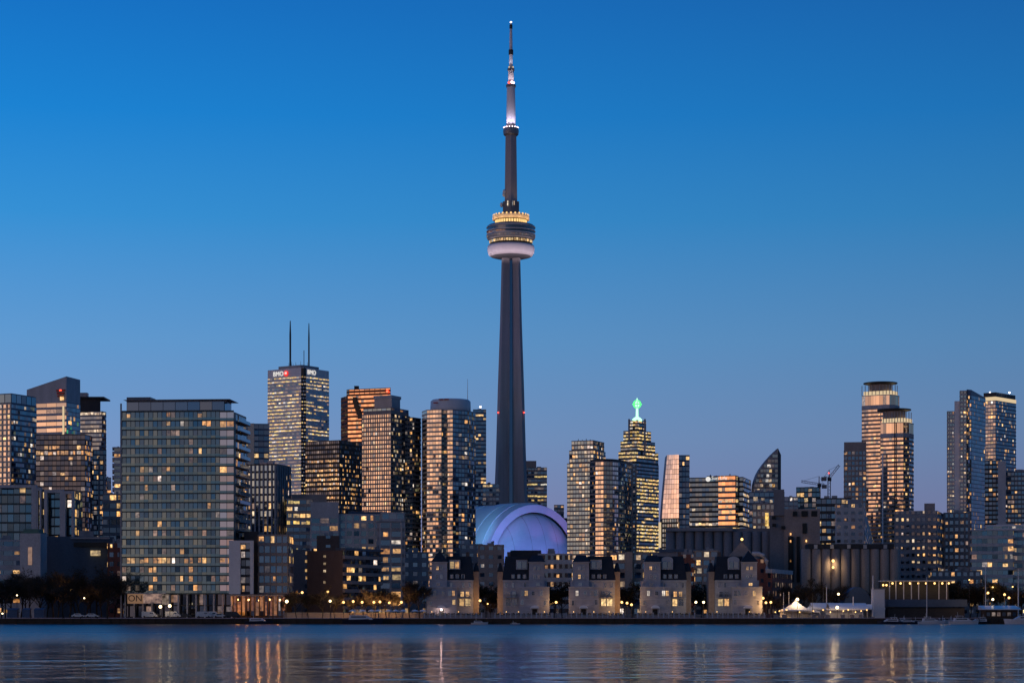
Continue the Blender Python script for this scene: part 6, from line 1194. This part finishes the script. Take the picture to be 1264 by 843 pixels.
# ------------------------------------------------------------------ lit terrace of the promenade, moored boats under covers
Y = 719
for k in range(6):
    x0, x1 = 350 + k * 29.5, 350 + (k + 1) * 29.5 - 1.2; r = empty('terrace_wall', (X((x0 + x1) / 2, Y), Y, G), '%s stretch from the left of the low terrace wall behind the lamp row' % ['first', 'second', 'third', 'fourth', 'fifth', 'sixth'][k], 'wall', 'terrace wall stretches')
    b = MB(); b.box((X((x0 + x1) / 2, Y), Y, G + .8), (X(x1, Y) - X(x0, Y), .4, 1.6), 'concrete_warm'); b.build('wall', r); b = MB(); b.box((X((x0 + x1) / 2, Y), Y, G + 1.67), (X(x1, Y) - X(x0, Y) + .1, .6, .14), 'concrete_pale'); b.build('coping', r)
for k in range(9):
    px = 437 + 10.5 * k + rnd.uniform(-2, 2); Yk = 699 + (k % 3) * 2; r = empty('cafe_parasol', (X(px, Yk), Yk, G), 'pale parasol on the orange lit promenade, %s from the left' % ['first', 'second', 'third', 'fourth', 'fifth', 'sixth', 'seventh', 'eighth', 'ninth'][k], 'parasol', 'parasols on the promenade')
    b = MB(); b.lathe((X(px, Yk), Yk), [(1.35, G + 2.15), (.9, G + 2.4), (.05, G + 2.75)], 'canvas_white', 8); b.build('canopy', r); b = MB(); b.tube([(X(px, Yk), Yk, G), (X(px, Yk), Yk, G + 2.2)], [.04, .04], 'pole_grey', 6); b.build('pole', r); b = MB(); b.lathe((X(px, Yk), Yk), [(.3, G), (.3, G + .08)], 'concrete_grey', 10); b.build('base', r)
for i, (px, L, m, lab) in enumerate(((1110, 6.5, 'boat_navy', 'dark covered boat left of the white mast by the pavilion'), (1135, 6, 'tarp_blue', 'blue covered boat right below the white mast by the pavilion'), (1158, 7, 'boat_navy', 'dark boat between two white cruisers below the lit pavilion'), (1180, 7, 'tarp_blue', 'blue hulled boat behind the largest white cruiser'), (1207, 8, 'boat_navy', 'dark boat touching the left side of the boathouse'))):
    cruiser(px, 688.6, L, m, lab, 1 if i % 2 else -1, i % 2 == 0)
words = ['first', 'second', 'third', 'fourth', 'fifth', 'sixth', 'seventh', 'eighth', 'ninth', 'tenth', 'eleventh', 'twelfth']
for k, px in enumerate((957, 962, 971, 987, 1004, 1016, 1025, 1041, 1047, 1056, 1063, 1070)):
    Y = 699 + (k * 5 % 4); z = G + 1.9 + .35 * (k % 3); o = empty('garden_lantern', (X(px, Y), Y, G), 'small low warm lantern among the tents and counters, %s from the left' % words[k], 'lantern', 'lanterns among the tents')
    b = MB(); b.tube([(X(px, Y), Y, G), (X(px, Y), Y, z - .2)], [.05, .04], 'pole_grey', 6); b.build('pole', o); b = MB(); b.ball((X(px, Y), Y, z), .20, 'lamp_warm', 8); b.build('lamp_globe', o)
    if k % 2 == 0: point((X(px, Y), Y + .6, z), 60, (1, .5, .18), .1, 'lamp_light', o)
for k, px in enumerate((533, 566, 625, 640, 672, 708, 733, 752, 797, 830, 885, 925)):
    Y = 704.2; z = G + 2.0; o = empty('garden_lantern', (X(px, Y), Y, G), 'tiny lantern on the quay before the stone houses, %s from the left' % words[k], 'lantern', 'lanterns before the stone houses')
    b = MB(); b.tube([(X(px, Y), Y, G), (X(px, Y), Y, z - .15)], [.04, .04], 'pole_grey', 6); b.build('pole', o); b = MB(); b.ball((X(px, Y), Y, z), .13, 'lamp_warm', 8); b.build('lamp_globe', o)

for o in col.objects:
    if o.parent is None and 'label' in o: o['kind'] = 'thing'
